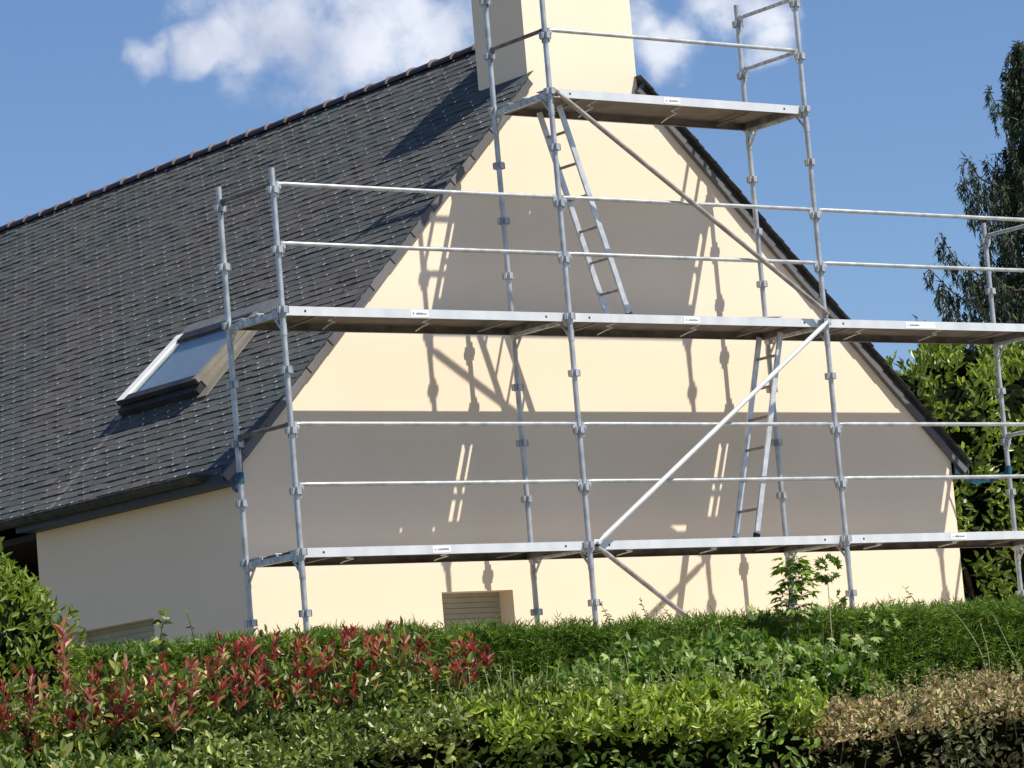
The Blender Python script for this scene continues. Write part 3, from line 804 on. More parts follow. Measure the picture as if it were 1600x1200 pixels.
# ------------------------------------------------------------------ vegetation
UP = np.array([0, 0, 1.])
def hedge(name, label, x0, x1, yc, half, top_pts, mat, leaf, n_front, n_top, amp=.10, bulge=.12, extra=None, fuzz=.08, up=.6, rec=.24, rz=.20, rndbias=None, cat='hedge', group=None):
    """clipped hedge running along x: leaves through an uneven shell over a near-black core standing for inner shade"""
    t = empty(name, label, cat, group, loc=((x0 + x1) / 2, yc, float(ground_z(0, yc))))
    c0_ = np.array(t.location)
    tx, tz = zip(*top_pts)
    wob = Wobble(14, .5, 4, amp); wob2 = Wobble(16, 2.5, 8, amp * 1.3); wob3 = Wobble(16, 1.8, 6, 1)
    def top(x): return np.interp(x, tx, tz)
    gz = float(ground_z(0, yc))
    def leaves(n, where):
        x = rng.uniform(x0, x1, n)
        if where == 'top':
            v = rng.uniform(-1, 1, n); y = yc + v * half; z = top(x) - .10 * np.abs(v) ** 3
            N = np.stack([np.zeros(n), -(-v) * .0 + v * .5, np.ones(n)], 1)
        else:
            s_ = -1 if where == 'front' else 1
            u = rng.random(n) ** (2.1 if where == 'front' else 1); zt = top(x); H = zt - gz
            z = zt - u * H
            dz = zt - z; sm = np.clip((dz - rz) / .14, 0, 1); sm = sm * sm * (3 - 2 * sm)
            prof = half + bulge * np.sin(np.clip(dz / .34, 0, 1) * math.pi) - (rec if s_ < 0 else .1) * sm
            y = yc + s_ * (prof - .10 * np.exp(-(zt - z) / .06))
            N = np.stack([np.zeros(n), np.full(n, s_ * 1.0), np.full(n, .25)], 1)
        P = np.stack([x, y, z], 1)
        P = P + norm(N) * (wob(P) + .5 * wob2(P * 1.7))[:, None]
        kp = wob3(P) > -.13; P, N, x = P[kp], N[kp], x[kp]; n = len(P)
        dpt = rng.exponential(fuzz, n); P = P - norm(N) * (dpt - fuzz * .6)[:, None]
        D = norm(norm(N) * .45 + UP * up * .8 + rand_dir(n) * .95); NN = norm(N) + rand_dir(n) * .95
        L_ = leaf[0] * .75 + (leaf[1] - leaf[0] * .75) * rng.beta(1.6, 2.2, n); Wd = L_ * rng.uniform(leaf[2], leaf[3], n)
        rd = np.clip(rng.beta(1.5, 2.0, n) + .25 * wob(P * 2.3) / max(amp, .01), 0, 1)
        return leaf_arrays(P - c0_, D, NN, L_, Wd, .2, rd)
    V, Q, A = merge([leaves(n_front, 'front'), leaves(n_top, 'top'), leaves(max(200, n_front // 6), 'back')])
    np_mesh('foliage', V, Q, mat, t, A)
    # core, coloured near black as the shade between the leaves
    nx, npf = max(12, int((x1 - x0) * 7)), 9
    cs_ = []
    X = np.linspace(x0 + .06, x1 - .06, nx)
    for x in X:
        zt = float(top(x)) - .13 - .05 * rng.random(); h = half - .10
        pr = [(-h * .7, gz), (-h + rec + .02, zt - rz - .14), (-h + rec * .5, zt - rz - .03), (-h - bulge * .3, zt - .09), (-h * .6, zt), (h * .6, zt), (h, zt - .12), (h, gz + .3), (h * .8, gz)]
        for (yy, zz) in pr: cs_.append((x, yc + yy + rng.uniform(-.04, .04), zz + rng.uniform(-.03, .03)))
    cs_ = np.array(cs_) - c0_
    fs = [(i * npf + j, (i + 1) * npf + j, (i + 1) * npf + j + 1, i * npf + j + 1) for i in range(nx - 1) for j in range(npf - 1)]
    np_mesh('shade_core', cs_, fs, M['core'], t)
    return t, c0_, top
def lumps_crown(name, label, cat, lumps, mat, leaf, per_m2, group=None, trunk=None, extra_up=.35, core=.78, fuzz=.06, cull=-.12, lowz=-9):
    wob3 = Wobble(16, 1.2, 4, 1)
    """crown of overlapping leafy lumps round near-black cores of painted shade; lumps = (x, y, z, r)"""
    L_ = np.array(lumps); base = trunk or (L_[:, 0].mean(), L_[:, 1].mean(), float(ground_z(0, L_[:, 1].mean())))
    t = empty(name, label, cat, group, loc=base); c0_ = np.array(base)
    parts = []
    wob = Wobble(14, .6, 5, .16)
    for i, (x, y, z, r) in enumerate(L_):
        n = int(per_m2 * 4 * math.pi * r * r * (1 if z > lowz else .45))
        d = rand_dir(n); P = np.array([x, y, z]) + d * np.array([1, 1, .92]) * (r * (1 + wob(np.array([x, y, z]) + d * r))[:, None] - rng.exponential(fuzz, n)[:, None] + fuzz * .5)
        keep = np.ones(n, bool)
        for j, (a, b_, c, s) in enumerate(L_):
            if j != i: keep &= np.linalg.norm(P - [a, b_, c], axis=1) > s * .86
        keep &= P[:, 2] > GND - 1.5
        keep &= wob3(P) > cull
        P = P[keep]; d = d[keep]; n = len(P)
        if n == 0: continue
        D = norm(d * .6 + UP * extra_up + rand_dir(n) * .7); NN = d + rand_dir(n) * .6
        ln = rng.uniform(leaf[0], leaf[1], n); wd = ln * rng.uniform(leaf[2], leaf[3], n)
        rd = np.clip(rng.beta(2, 2.4, n) + 1.0 * wob(P * 2.1), 0, 1)
        parts.append(leaf_arrays(P - c0_, D, NN, ln, wd, .2, rd))
    V, Q, A = merge(parts); np_mesh('foliage', V, Q, mat, t, A)
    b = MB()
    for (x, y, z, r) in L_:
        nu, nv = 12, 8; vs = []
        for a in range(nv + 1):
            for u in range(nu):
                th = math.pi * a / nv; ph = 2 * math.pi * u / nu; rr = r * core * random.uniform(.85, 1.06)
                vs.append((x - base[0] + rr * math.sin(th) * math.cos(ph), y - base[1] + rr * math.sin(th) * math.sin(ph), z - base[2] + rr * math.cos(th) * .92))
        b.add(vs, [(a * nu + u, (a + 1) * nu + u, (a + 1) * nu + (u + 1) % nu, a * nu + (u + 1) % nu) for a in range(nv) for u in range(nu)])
    b.build('shade_core', M['core'], t)
    b = MB(); zb = float(ground_z(0, base[1])) - base[2]
    for (x, y, z, r) in L_[::2]:
        b.tube([(random.uniform(-.1, .1), random.uniform(-.1, .1), zb), ((x - base[0]) * .5, (y - base[1]) * .5, (z - base[2] + zb) * .5), (x - base[0], y - base[1], z - base[2])], [.06, .04, .015], 7)
    b.build('trunk', M['bark'], t)
    return t

# thuja hedge before the scaffold
def blades(P, D, ln, wd, rnd):
    n = len(P); D = norm(D); S = norm(np.cross(D, rand_dir(n)))
    V = np.stack([P - S * wd[:, None] * .5, P + S * wd[:, None] * .5, P + D * ln[:, None] + S * wd[:, None] * .12, P + D * ln[:, None] - S * wd[:, None] * .12], 1).reshape(-1, 3)
    i = np.arange(n)[:, None] * 4
    return V, i + np.array([[0, 1, 2, 3]]), np.repeat(rnd, 4)
def thuja(x0, x1, yc, half, top_pts, n):
    gz = float(ground_z(0, yc)); t = empty('thuja_hedge', 'long clipped dark green conifer hedge in front of the scaffold', 'hedge', loc=((x0 + x1) / 2, yc, gz))
    c0_ = np.array(t.location); tx, tz = zip(*top_pts)
    wob = Wobble(16, .35, 4, .24); wob2 = Wobble(12, 2, 8, .05)
    m_ = int(n * .16)
    x = np.where(rng.random(m_) < .8, rng.uniform(max(x0, -5.5), min(x1, 6.5), m_), rng.uniform(x0, x1, m_)); side = rng.random(m_) < .30
    zt = np.interp(x, tx, tz); v = rng.uniform(-1, 1, m_)
    z = np.where(side, zt - .08 * v * v, zt - .03 - rng.random(m_) ** 1.9 * (zt - gz))
    y = np.where(side, yc + v * half, np.where(rng.random(m_) < .93, yc - half - .05, yc + half))
    N = np.where(side[:, None], np.array([[0, -.15, 1.]]), np.where((y < yc)[:, None], np.array([[0, -1., .35]]), np.array([[0, 1., .35]])))
    P = np.stack([x, y, z], 1); P += N * (wob(P) + wob2(P))[:, None] * .6 - N * rng.exponential(.05, (m_, 1))
    Dm = norm(N * .7 + UP * .5 + rand_dir(m_) * .8)
    # each spray: 6 scale-leaf blades fanned along a short twig
    k = 7
    f = np.tile(np.linspace(0, 1, k), m_); Pk = np.repeat(P, k, 0); Dk = np.repeat(Dm, k, 0)
    ln = np.repeat(rng.uniform(.05, .12, m_), k)
    Pk = Pk + Dk * (f * ln)[:, None]
    Dk = norm(Dk + rand_dir(len(Pk)) * .9)
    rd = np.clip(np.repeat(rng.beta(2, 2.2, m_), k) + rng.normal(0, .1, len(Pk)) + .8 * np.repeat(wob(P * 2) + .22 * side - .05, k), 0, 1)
    V, Q, A = blades(Pk - c0_, Dk, rng.uniform(.03, .06, len(Pk)), rng.uniform(.007, .012, len(Pk)), rd)
    np_mesh('foliage', V, Q, M['thuja'], t, A)
    # longer new shoots standing proud of the cut top
    m2 = 520; x = rng.uniform(x0, x1, m2); zt = np.interp(x, tx, tz); P = np.stack([x, yc + rng.uniform(-1, 1, m2) * half * .8, zt - .02], 1); P[:, 2] += wob(P) * .6
    Dm = norm(UP + rand_dir(m2) * .5 + np.array([.15, 0, 0])); ln = rng.uniform(.04, .2, m2) * rng.random(m2) ** .5 * (rng.random(m2) ** .7); parts = []
    k = 9
    f = np.tile(np.linspace(0, 1, k), m2); Pk = np.repeat(P, k, 0) + np.repeat(Dm, k, 0) * (f * np.repeat(ln, k))[:, None]
    V, Q, A = blades(Pk - c0_, norm(np.repeat(Dm, k, 0) + rand_dir(len(Pk)) * .5), rng.uniform(.015, .035, len(Pk)), rng.uniform(.004, .007, len(Pk)), rng.beta(4, 2, len(Pk)))
    np_mesh('new_shoots', V, Q, M['thuja'], t, A)
    nx, npf = int((x1 - x0) * 5), 7; cs_ = []
    for x in np.linspace(x0, x1, nx):
        zt = float(np.interp(x, tx, tz)) - .14; h = half - .08
        for (yy, zz) in ((-h, gz), (-h, zt - .15), (-h * .7, zt), (0, zt + .02), (h * .7, zt), (h, zt - .15), (h, gz)):
            cs_.append((x, yc + yy + rng.uniform(-.04, .04), zz + rng.uniform(-.04, .04)))
    cs_ = np.array(cs_) - c0_
    np_mesh('shade_core', cs_, [(i * npf + j, (i + 1) * npf + j, (i + 1) * npf + j + 1, i * npf + j + 1) for i in range(nx - 1) for j in range(npf - 1)], M['core'], t)  # dark core gives the hedge gaps their shade by colour
thuja(-9, 9, -3.5, .42, [(-9, -1.12), (-5, -1.06), (-2.5, -1.03), (.6, -1.05), (2, -1.04), (4.6, -1.03), (9, -1.03)], 230000)

# the mixed front hedge, plant by plant
hedge('photinia_hedge', 'evergreen hedge of olive leaves topped with upright red young shoots', -10.5, -4.45, -7.95, .38,
      [(-10.5, -1.72), (-7.6, -1.70), (-6.6, -1.63), (-6, -1.57), (-5.2, -1.55), (-4.45, -1.66)], M['photinia'], (.06, .10, .32, .42), 10500, 5200, .13, .10, fuzz=.1)
def shoots_red(n, xr, yr, ztop, dlo, big=1.0):
    t = bpy.data.objects['photinia_hedge']; c0_ = np.array(t.location); parts = []
    st = MB()
    for i in range(n):
        x = rng.uniform(*xr); y = rng.uniform(*yr); z = float(np.interp(x, *ztop)) - rng.random() * dlo
        h = rng.uniform(.05, .15) * big; ax = norm(np.array([[rng.normal(0, .22), rng.normal(0, .2) - .15, 1.]]))[0]
        base = np.array([x, y, z]); m_ = rng.integers(7, 14)
        st.tube([base - ax * .05 - c0_, base + ax * h - c0_], [.003, .0015], 5)
        f = np.sort(rng.random(m_)); P = base + ax * (f * h)[:, None]
        ang = np.arange(m_) * 2.4 + rng.random() * 6
        side = np.stack([np.cos(ang), np.sin(ang), np.zeros(m_)], 1)
        D = norm(side * (.75 - .35 * f)[:, None] + ax * (.65 + .5 * f)[:, None]); N = norm(ax * .8 - side * .5 + rand_dir(m_) * .15)
        ln = rng.uniform(.05, .095, m_) * (1 - .25 * f); tone = rng.uniform(.1, .8)
        parts.append(leaf_arrays(P - c0_, D, N, ln, ln * .30, .35, np.clip(tone + rng.normal(0, .22, m_), 0, 1), .1))
    V, Q, A = merge(parts); np_mesh('red_foliage', V, Q, M['red'], t, A)
    o_ = st.build('red_stems', M['stem'], t); o_['kind'] = 'stuff'
ZT = ([-10.5, -7.5, -6.9, -6.3, -5.8, -5.2, -4.45], [-1.60, -1.58, -1.52, -1.44, -1.39, -1.38, -1.48])
shoots_red(330, (-9.8, -5.15), (-8.64, -8.2), ZT, .36)
shoots_red(34, (-5.2, -4.4), (-8.6, -8.2), ZT, .22)
def fill_leaves(n, xr, yr, ztop, dlo, mat, sz, name):
    t = bpy.data.objects['photinia_hedge']; c0_ = np.array(t.location)
    x = rng.uniform(*xr, n); y = rng.uniform(*yr, n); z = np.interp(x, *ztop) + .03 - rng.random(n) * dlo
    P = np.stack([x, y, z], 1); P[:, 2] += .05 * np.sin(x * 7.3) + .03 * np.sin(x * 17)
    V, Q, A = leaf_arrays(P - c0_, norm(np.array([[0, -.3, .7]]) + rand_dir(n) * .9), np.array([[0, -.6, .6]]) + rand_dir(n) * .9, sz * rng.uniform(.6, 1.2, n), sz * .42 * rng.uniform(.7, 1.2, n), .25, rng.beta(1.6, 1.9, n))
    np_mesh(name, V, Q, mat, t, A)
fill_leaves(2600, (-9.8, -4.6), (-8.66, -8.25), ZT, .42, M['photinia'], .07, 'olive_foliage')
hedge('ivy_hedge', 'grey green broad leaved hedge section between red shoots and bright privet', -7.1, -3.95, -8.6, .34,
      [(-7.00, -1.98), (-6.30, -1.90), (-5.50, -1.80), (-4.70, -1.74), (-3.85, -1.74)], M['ivy'], (.03, .07, .45, .7), 15000, 6000, .14, .12, rec=.42, rz=.13)
hedge('laurel_hedge', 'low dark leafy hedge section below the red shoots at far left', -11.3, -6.6, -8.75, .31,
      [(-11.30, -1.96), (-7.70, -1.94), (-7.10, -1.98), (-6.50, -2.04)], M['photinia'], (.05, .10, .40, .55), 9500, 4500, .15, .12, rec=.40, rz=.13)
hedge('privet_hedge', 'shiny yellow green hedge section catching full sun in the middle foreground', -4.95, -2.5, -8.65, .36,
      [(-4.85, -1.80), (-4.40, -1.75), (-3.70, -1.78), (-3.10, -1.78), (-2.45, -1.78)], M['privet'], (.045, .085, .36, .48), 13000, 5500, .13, .13, rec=.42, rz=.19)
hedge('bramble_hedge', 'tangled mid green bramble rising behind the bright privet', -3.4, -0.9, -7.4, .40,
      [(-3.40, -1.82), (-2.90, -1.66), (-2.40, -1.53), (-1.70, -1.52), (-1.20, -1.60), (-0.70, -1.85)], M['maple'], (.035, .10, .45, .75), 11000, 5500, .18, .10, fuzz=.12)
hedge('bronze_hedge', 'clipped hedge with scorched bronze pink top at lower right', -2.66, 3.2, -8.75, .38,
      [(-2.63, -1.96), (-2.38, -1.91), (-1.58, -1.89), (-0.98, -1.85), (2.62, -1.78)], M['brown'], (.035, .06, .42, .6), 9000, 16000, .13, .10, fuzz=.06, rec=.42, rz=.12)
def under_leaves(hname, x0, x1, ztop, n, mat, sz, y0=-9.0):
    t = bpy.data.objects[hname]; c0_ = np.array(t.location)
    x = rng.uniform(x0, x1, n); z = ztop - rng.random(n) ** 1.2 * 1.1; y = y0 + .10 * np.sin(x * 5) + rng.uniform(-.12, .24, n)
    P = np.stack([x, y, z], 1); w = Wobble(14, 1.2, 4, 1); P = P[w(P) > -.05]; n = len(P); D = norm(np.array([[0, -.6, .3]]) + rand_dir(n) * .8); ln = sz * rng.uniform(.6, 1.2, n)
    V, Q, A = leaf_arrays(P - c0_, D, np.array([[0, -.7, .7]]) + rand_dir(n) * .6, ln, ln * .5, .2, rng.beta(2, 1.6, n))
    np_mesh('lower_foliage', V, Q, mat, t, A)
under_leaves('bronze_hedge', -2.65, 3.1, -2.02, 5200, M['paleunder'], .06)
under_leaves('privet_hedge', -4.9, -2.4, -2.04, 2300, M['maple'], .07)
under_leaves('ivy_hedge', -7.0, -4, -2.02, 3400, M['ivy'], .065, -8.95)
def wisps(hname, n, xr, yr, z0, hgt, mat, lf, smat, name):
    t = bpy.data.objects[hname]; c0_ = np.array(t.location); parts = []; b = MB()
    for i in range(n):
        x = rng.uniform(*xr); y = rng.uniform(*yr); z = z0(x); h = hgt * rng.uniform(.4, 1); lean = np.array([rng.normal(0, .25), rng.normal(-.1, .2), 1.]); lean /= np.linalg.norm(lean)
        o = np.array([x, y, z]); b.tube([tuple(o - lean * .1 - c0_), tuple(o + lean * h * .6 - c0_), tuple(o + lean * h + [0, 0, .01] - c0_)], [.0035, .0025, .001], 5)
        m_ = int(8 + h * 70); f = rng.random(m_); a_ = np.arange(m_) * 2.4; sd = np.stack([np.cos(a_), np.sin(a_), 0 * a_], 1)
        L_ = rng.uniform(lf[0], lf[1], m_) * (1.1 - .5 * f)
        parts.append(leaf_arrays(o + lean * (f * h)[:, None] - c0_, norm(sd * .8 + UP * .6 + rand_dir(m_) * .3), norm(UP + rand_dir(m_) * .6), L_, L_ * lf[2], .25, rng.beta(2.2, 1.6, m_)))
    V, Q, A = merge(parts); np_mesh(name, V, Q, mat, t, A)
    o_ = b.build(name.replace('leaves', 'stems'), smat, t); o_['kind'] = 'stuff'
wisps('privet_hedge', 60, (-5.0, -2.5), (-8.9, -8.3), lambda x: -1.76, .24, M['ivy'], (.02, .04, .4), M['palestem'], 'shoot_leaves')
wisps('bronze_hedge', 150, (-2.6, 3.0), (-9.15, -8.4), lambda x: float(np.interp(x, [-2.5, -1, 3], [-1.92, -1.84, -1.78])), .20, M['brown'], (.02, .045, .45), M['stem'], 'shoot_leaves')
wisps('bronze_hedge', 80, (-2.6, 1.5), (-9.2, -9.0), lambda x: -2.12 + .14 * math.sin(x * 9), .16, M['paleunder'], (.03, .055, .45), M['stem'], 'lower_shoot_leaves')
wisps('ivy_hedge', 60, (-6.9, -4.1), (-9.0, -8.7), lambda x: -2.10 + .10 * math.sin(x * 7), .14, M['ivy'], (.04, .07, .5), M['stem'], 'lower_shoot_leaves')
# bush at the left edge of the picture
lumps_crown('garden_bush', 'bright green small leaved bush at the left edge before the house', 'bush',
            [(-6.25, -5, -.86, .62), (-5.86, -5.1, -.98, .50), (-5.62, -5.2, -1.32, .44), (-6.1, -5.3, -1.7, .6), (-6.7, -4.9, -.6, .6), (-7.1, -5, -1.3, .8), (-5.5, -5.2, -1.7, .44), (-7.5, -4.8, -.5, .6), (-6.0, -4.9, -2.2, .7), (-6.6, -5.2, -1.2, .6), (-5.80, -4.9, -.70, .36), (-5.42, -5.1, -1.06, .30)],
            M['lime'], (.04, .085, .3, .42), 800, cull=-.22, fuzz=.09)
# background right: tall laurel, darker shrubs, spruce
lumps_crown('laurel_shrub', 'tall glossy green laurel behind the right roof end and scaffold', 'shrub',
            [(12.6, 5.6, 1.75, .95), (13.8, 5.8, 1.7, 1.05), (12.3, 5.8, .7, 1.1), (13.6, 5.6, .4, 1.2), (15, 6, 1.4, 1.2), (15.2, 6, -.2, 1.4), (12.6, 6, -.7, 1.2), (14, 5.9, -1.1, 1.2), (11.6, 6.2, -.2, 1.0), (11.8, 6.3, 1.4, .8), (16.6, 6.3, 1.2, 1.3), (16.6, 6.3, -.7, 1.4), (11.5, 6.3, -1.3, .9), (12.9, 5.9, 2.25, .45), (13.5, 5.9, 2.55, .32), (14.3, 6, 2.35, .45), (12.2, 5.7, 2.2, .3), (15.2, 6, 2.25, .45), (11.7, 6, 1.9, .35)],
            M['laurel'], (.08, .15, .34, .46), 420, fuzz=.16, core=.64, cull=-.03, lowz=.5)
lumps_crown('hazel_shrub', 'yellow green leafy shrub top left of the laurel by the roof slope', 'shrub',
            [(14.9, 8.6, 2.1, .75), (15.6, 8.8, 1.8, 1.0), (14.2, 8.4, 1.2, .9), (16.8, 8.9, 2.0, 1.0), (15.9, 8.7, 2.75, .4), (15, 8.7, .3, 1.3), (17.2, 9, .6, 1.4)],
            M['privet'], (.08, .13, .4, .6), 200, fuzz=.12, core=.65)
def spruce():
    bx, by = 19.15, 10.0
    t = empty('spruce_tree', 'tall dark spruce with drooping branches behind the right end of scaffold', 'tree', loc=(bx, by, GND))
    b = MB(); b.tube([(0, 0, 0), (0, 0, 4), (0.0, 0, 8), (0, 0, 9.93)], [.24, .17, .05, .006], 9); b.build('trunk', M['bark'], t)
    parts = []; lb = MB(); cones = []
    def add_branch(z, ang, ln, gap=1.0):
        d = np.array([math.cos(ang), math.sin(ang), 0]); n = max(4, int(ln / .12)); pts = []
        for i in range(n + 1):
            f = i / n; pts.append(np.array([0, 0, z]) + d * ln * f + UP * (-.34 * ln * f + .34 * ln * f ** 2.4 + min(.3, .16 * ln) * f ** 6) + rng.normal(0, .015, 3))
        lb.tube([tuple(p) for p in pts], [.03 * (1 - .8 * i / n) for i in range(n + 1)], 5)
        side = np.cross(d, UP)
        for i in range(1, n + 1):
            f = i / n
            for s in (-1, 1, 0):
                if rng.random() > .80 * gap: continue
                hang = rng.uniform(.25, .80) * (.35 + .75 * min(1, ln)) * (1 - .6 * f ** 2); o = pts[i] + side * s * rng.uniform(.02, .22) * (1 - .5 * f)
                k = int(12 + hang * 80); g = rng.random(k)
                P = o + np.outer(g, [0, 0, -hang]) + np.outer(g * (1 - g), d * .15) + rng.normal(0, .018, (k, 3)) * (1.3 - g[:, None])
                D = norm(rand_dir(k) * .7 + np.array([0, 0, -1.1]) + d * .2)
                parts.append(blades(P, D, rng.uniform(.05, .11, k), rng.uniform(.014, .026, k), np.clip(rng.beta(2, 3, k) + .12 * s, 0, 1)))
            k = 9; P = pts[i] + rng.normal(0, .03, (k, 3)); parts.append(blades(P, norm(rand_dir(k) + d * .7), rng.uniform(.05, .11, k), rng.uniform(.015, .026, k), rng.beta(2, 2.2, k)))
            if rng.random() < .10 and ln > .8 : cones.append(pts[i] + UP * -.05)
    z = 9.9
    while z > 2.2:
        h = 10.0 - z
        rad = .12 + .30 * h if h < 2.0 else .72 + .30 * (h - 2.0)
        for j in range(5 if h < 2.2 else 3):
            a = rng.uniform(0, 2 * math.pi); add_branch(z + rng.uniform(-.08, .08), a, rad * rng.uniform(.65, 1.08), .95)
        z -= .17 + .02 * h
    # long separate boughs on the left of the crown
    for zz, a, ln in ((9.05, 3.2, .80), (8.0, 3.25, 1.45), (7.75, 3.05, 1.3), (7.3, 3.35, 1.5), (6.8, 3.2, 2.0), (6.6, 3.45, 1.8), (6.45, 3.0, 1.9), (6.05, 3.25, 2.35), (5.9, 3.45, 2.1), (5.75, 3.05, 2.3), (5.5, 3.25, 2.75), (5.3, 3.4, 2.5), (5.2, 3.1, 2.4)):
        add_branch(zz, a, ln, 1.12)
    V, Q, A = merge(parts); np_mesh('foliage', V, Q, M['spruce'], t, A)
    lb.build('boughs', M['bark'], t)
    c = MB()
    for p in cones: c.tube([tuple(p), tuple(p - UP * .05), tuple(p - UP * .13)], [.008, .022, .006], 6)
    o = c.build('cones', M['bark'], t)
spruce()
# wild shoots and saplings poking out of the hedges
def shoot(name, label, base, tip, n, leaf, mat, stem_mat, r=.004, lean=0.05, spread=.9, start=.3, cat='plant', group=None):
    base = np.array(base, float); tip = np.array(tip, float)
    t = empty(name, label, cat, group, loc=tuple(base)); k = 8
    bend = rng.normal(0, 1, 3) * lean; bend[2] = 0
    def pt(f): return (tip - base) * f + bend * math.sin(f * math.pi)
    b = MB(); b.tube([tuple(pt(i / k)) for i in range(k + 1)], [r * (1.3 - .9 * i / k) for i in range(k + 1)], 6); b.build('stem', stem_mat, t)
    f = start + (1 - start) * np.sort(rng.random(n)) ** .9
    P = np.array([pt(q) for q in f]); ang = np.arange(n) * 2.4 + rng.random() * 6
    side = np.stack([np.cos(ang), np.sin(ang), np.zeros(n)], 1)
    D = norm(side * spread + UP * (.25 + .8 * f[:, None] * (f[:, None] > .9)) + rand_dir(n) * .25); N = norm(UP * .8 + rand_dir(n) * .5 - side * .2)
    ln = rng.uniform(leaf[0], leaf[1], n) * (1.05 - .35 * f)
    pet = P + side * (ln * leaf[3] if len(leaf) > 3 else 0 * ln)[:, None]
    V, Q, A = leaf_arrays(pet, D, N, ln, ln * leaf[2], .22, None, .3)
    np_mesh('leaves', V, Q, mat, t, A); return t
def lobed(P, D, N, L_):
    """five-lobed leaves"""
    V = []; Q = []; n = len(P); D = norm(D); S = norm(np.cross(D, N)); N = np.cross(S, D)
    ang = np.radians([-180, -120, -95, -70, -48, -28, 0, 28, 48, 70, 95, 120]); rad = np.array([.12, .45, .62, .42, .85, .5, 1, .5, .85, .42, .62, .45])
    ring = [P + D * (L_ * (.35 + .65 * r_ * math.cos(a)))[:, None] + S * (L_ * .62 * r_ * math.sin(a))[:, None] - N * (L_ * .22 * r_ ** 2)[:, None] for a, r_ in zip(ang, rad)]
    c = P + D * (L_ * .35)[:, None]
    V = np.stack([c] + ring, 1).reshape(-1, 3); i = np.arange(n)[:, None] * 13; Q = []
    for k in range(0, 12, 2): Q.append(i + np.array([[0, 1 + k, 1 + (k + 1) % 12, 1 + (k + 2) % 12]]))
    return V, np.concatenate(Q), np.repeat(rng.random(n), 13)
def sapling(name, label, base, top_z, x, y, n, lo, rad, size, mat, cat='sapling'):
    t = empty(name, label, cat, None, loc=base); b0 = np.array(base)
    b = MB(); b.tube([(0, 0, 0), (.02, 0, (top_z - base[2]) * .6), (x - base[0], y - base[1], top_z - base[2])], [.012, .009, .003], 7)
    st = b.build('stem', M['stem'], t)
    f = rng.random(n); z = lo + (top_z - lo) * f; ang = rng.random(n) * 6.28
    side = np.stack([np.cos(ang), np.sin(ang), np.zeros(n)], 1); rr = rad * rng.uniform(.25, 1, n) * (1 - .55 * np.clip(f - .6, 0, 1) / .4)
    P = np.stack([np.full(n, x), np.full(n, y), z], 1) + side * rr[:, None]
    V, Q, A = lobed(P - b0, norm(side + rand_dir(n) * .4 - UP * .15), norm(UP + side * .3 + rand_dir(n) * .45), rng.uniform(size[0], size[1], n))
    np_mesh('leaves', V, Q, mat, t, A)
    p = MB()
    for i in range(n): p.tube([(x - b0[0], y - b0[1], z[i] - .03 - b0[2]), tuple(P[i] - b0)], .0018, 4)
    p.build('leaf_stalks', M['stem'], st)
sapling('maple_sapling', 'maple sapling standing above the conifer hedge before the lowest deck', (1.32, -4.3, -2.5), -.60, 1.50, -4.3, 120, -1.13, .13, (.085, .145), M['maple'])
def rose():
    base = (1.71, -4.4, -2.5)
    t = empty('hibiscus_shoot', 'thin bare stem ending in a round clump of dark leaves', 'plant', None, loc=base); b0 = np.array(base)
    b = MB(); b.tube([(0, 0, 0), (.01, 0, 1.0), (.03, 0, 1.75)], [.008, .006, .003], 6); b.build('stem', M['palestem'], t)
    n = 70; d = rand_dir(n); c = np.array([.035, 0, 1.79]); P = c + d * np.array([.06, .06, .065])
    parts = [lobed(P, norm(d + rand_dir(n) * .5), norm(d + UP * .5 + rand_dir(n) * .3), rng.uniform(.05, .075, n))]
    P = np.array([[-.07, 0, 1.50], [-.085, .01, 1.47], [.09, 0, 1.6], [.14, 0, 1.58]]); parts.append(lobed(P, norm(np.array([[-.3, 0, -1.], [-.6, 0, -.8], [.9, 0, .2], [.7, 0, -.7]])), norm(rand_dir(4) + np.array([0, -1.2, 0])), np.array([.08, .07, .08, .09])))
    V, Q, A = merge(parts); np_mesh('leaves', V, Q, M['maple'], t, A * .5)
rose()
yB = -4.35
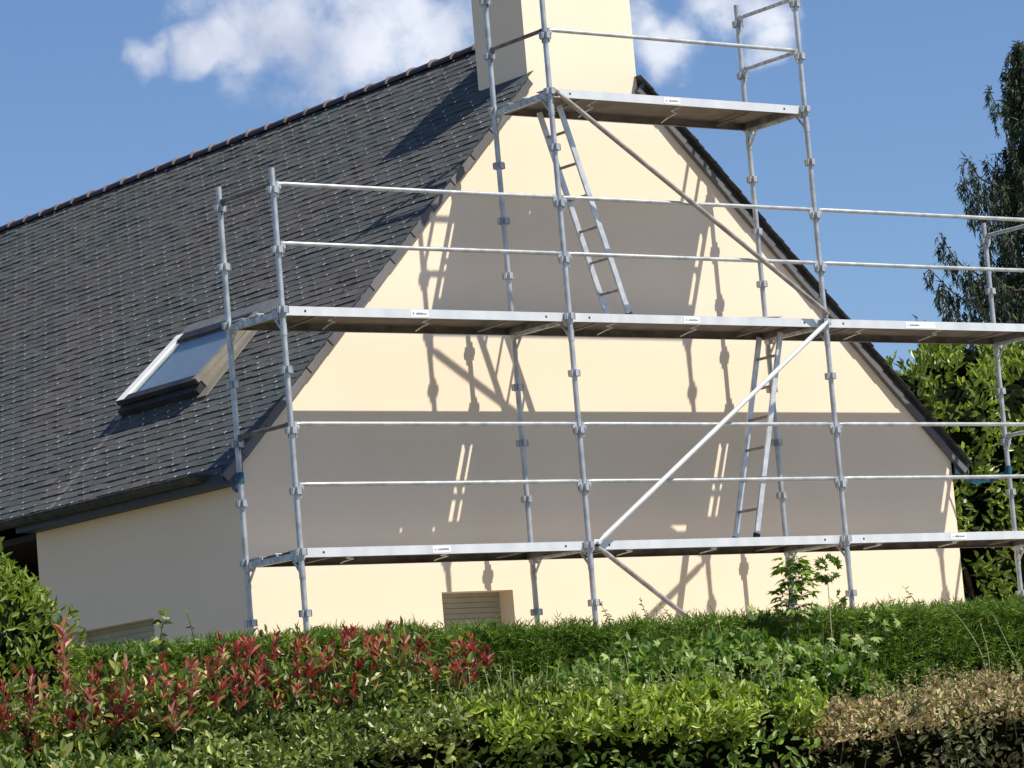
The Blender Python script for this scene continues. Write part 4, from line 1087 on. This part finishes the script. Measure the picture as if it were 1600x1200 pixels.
SH = [
 ('wild_shoot', 'small leafy shoot over the hedge by the middle front pole foot', (-.62, yB, -1.25), (-.66, yB, -.90), 16, (.035, .06, .6), M['maple'], M['stem']),
 ('wild_shoot', 'wispy shoots right of the middle pole foot above the hedge', (-.22, yB, -1.2), (-.30, yB, -.88), 14, (.03, .055, .5), M['ivy'], M['stem']),
 ('wild_shoot', 'leaning feathery sprig right of the wispy shoots', (.02, yB, -1.2), (-.12, yB, -.92), 12, (.03, .05, .4), M['ivy'], M['stem']),
 ('wild_shoot', 'thin dotted sprig before the crossed brace shadows', (.36, yB, -1.2), (.33, yB, -.93), 8, (.018, .03, .5), M['stem'], M['stem']),
 ('wild_shoot', 'forked brown sprig above the hedge near the right wall corner', (2.22, yB, -1.3), (2.25, yB, -.85), 10, (.05, .07, .4), M['maple'], M['stem']),
 ('wild_shoot', 'curling leafy shoot beside the round leaf clump', (1.62, yB, -1.3), (1.60, yB, -.93), 14, (.05, .085, .5), M['maple'], M['stem']),
 ('wild_shoot', 'short leafy sprig just right of the right front pole foot', (1.85, yB, -1.25), (1.86, yB, -.98), 10, (.04, .06, .4), M['maple'], M['stem']),
 ('climber_shoot', 'pale leaved climber rising above the red shoots before the shaded wall', (-6.4, -8.2, -1.6), (-6.30, -8.2, -1.14), 22, (.05, .08, .8), M['ivy'], M['stem']),
 ('climber_shoot', 'second dark climber just right of the pale leaved one', (-6.22, -8.2, -1.6), (-6.17, -8.2, -1.16), 14, (.035, .055, .6), M['maple'], M['stem']),
 ('wild_shoot', 'pale thin weed stalk rising over the bronze hedge, leaning left', (-.62, -8.4, -1.8), (-.86, -8.4, -1.33), 20, (.02, .04, .3), M['lime'], M['palestem']),
 ('wild_shoot', 'pale thin upright weed stalk over the bronze hedge', (-.60, -8.4, -1.8), (-.64, -8.4, -1.40), 18, (.02, .035, .3), M['lime'], M['palestem']),
 ('wild_shoot', 'thin weed stalk near the right edge over the bronze hedge', (-.30, -8.4, -1.8), (-.52, -8.4, -1.36), 14, (.015, .03, .3), M['lime'], M['palestem']),
 ('wild_shoot', 'slim green stalk standing on the bright privet at its left', (-3.28, -8.1, -1.8), (-3.30, -8.1, -1.50), 14, (.03, .05, .4), M['lime'], M['palestem']),
 ('wild_shoot', 'tall leafy stalk in the middle of the bright privet', (-2.75, -8.1, -1.8), (-2.80, -8.1, -1.40), 16, (.05, .09, .5), M['lime'], M['palestem']),
 ('wild_shoot', 'yellow green leafy stalk at the start of the bramble', (-3.05, -7.9, -1.8), (-3.06, -7.9, -1.36), 14, (.06, .10, .45), M['lime'], M['palestem']),
]
for (nm, lab, p0, p1, n_, lf, mt, sm) in SH:
    if p0[1] == yB: p0 = (p0[0] + .28, p0[1], p0[2]); p1 = (p1[0] + .28, p1[1], p1[2])
    shoot(nm, lab, p0, p1, n_, lf, mt if mt is not M['stem'] else M['ivy'], sm)
def red_single():
    t = empty('photinia_shoot', 'single tall pinkish red shoot left of the shaded side window', 'plant', None, loc=(-6.88, -8.1, -1.68)); parts = []
    b = MB(); b.tube([(0, 0, 0), (.02, 0, .45)], [.006, .003], 6); b.build('stem', M['stem'], t)
    n = 16; f = np.linspace(.45, 1, n); P = np.stack([.02 * f, 0 * f, .46 * f], 1); a = np.arange(n) * 2.4; s = np.stack([np.cos(a), np.sin(a), 0 * a], 1)
    D = norm(s * .7 + UP * .8); V, Q, A = leaf_arrays(P, D, norm(UP - s * .6), rng.uniform(.07, .11, n), .03, .3, rng.uniform(.5, .95, n))
    np_mesh('leaves', V, Q, M['red'], t, A)
red_single()

def lobed_patch(t, n, box, size, name, mat, bias=0):
    c0_ = np.array(t.location); (xa, xb), (ya, yb), (za, zb) = box
    P = np.stack([rng.uniform(xa, xb, n), rng.uniform(ya, yb, n), rng.uniform(za, zb, n)], 1)
    w = Wobble(14, .8, 3, 1); P = P[w(P) > -.02]; n = len(P)
    V, Q, A = lobed(P - c0_, norm(rand_dir(n) * .9 + np.array([0, -.4, -.1])), norm(np.array([[0, -.8, .7]]) + rand_dir(n) * .6), rng.uniform(size[0], size[1], n))
    np_mesh(name, V, Q, mat, t, np.clip(A + bias, 0, 1))
vine = empty('wild_vine', 'lobed leaved wild vine scrambling over the conifer hedge top at right', 'vine', None, loc=(1.4, -4.0, -2.4))
lobed_patch(vine, 420, ((.8, 2.9), (-4.15, -3.6), (-1.22, -.98)), (.05, .10), 'leaves', M['maple'], .1)
b = MB()
for i in range(9):
    x0_ = rng.uniform(-.9, 1.2); b.tube([(x0_ * .3, -.05, -.1), (x0_ * .8, -.12, .9), (x0_, -.05, 1.32), (x0_ + .1, .1, 1.38)], [.004, .003, .002, .001], 6)
b.build('stem', M['stem'], vine)['kind'] = 'stuff'
lobed_patch(bpy.data.objects['bramble_hedge'], 420, ((-3.3, -1.1), (-8.15, -7.8), (-1.78, -1.44)), (.05, .105), 'lobed_foliage', M['maple'], .15)
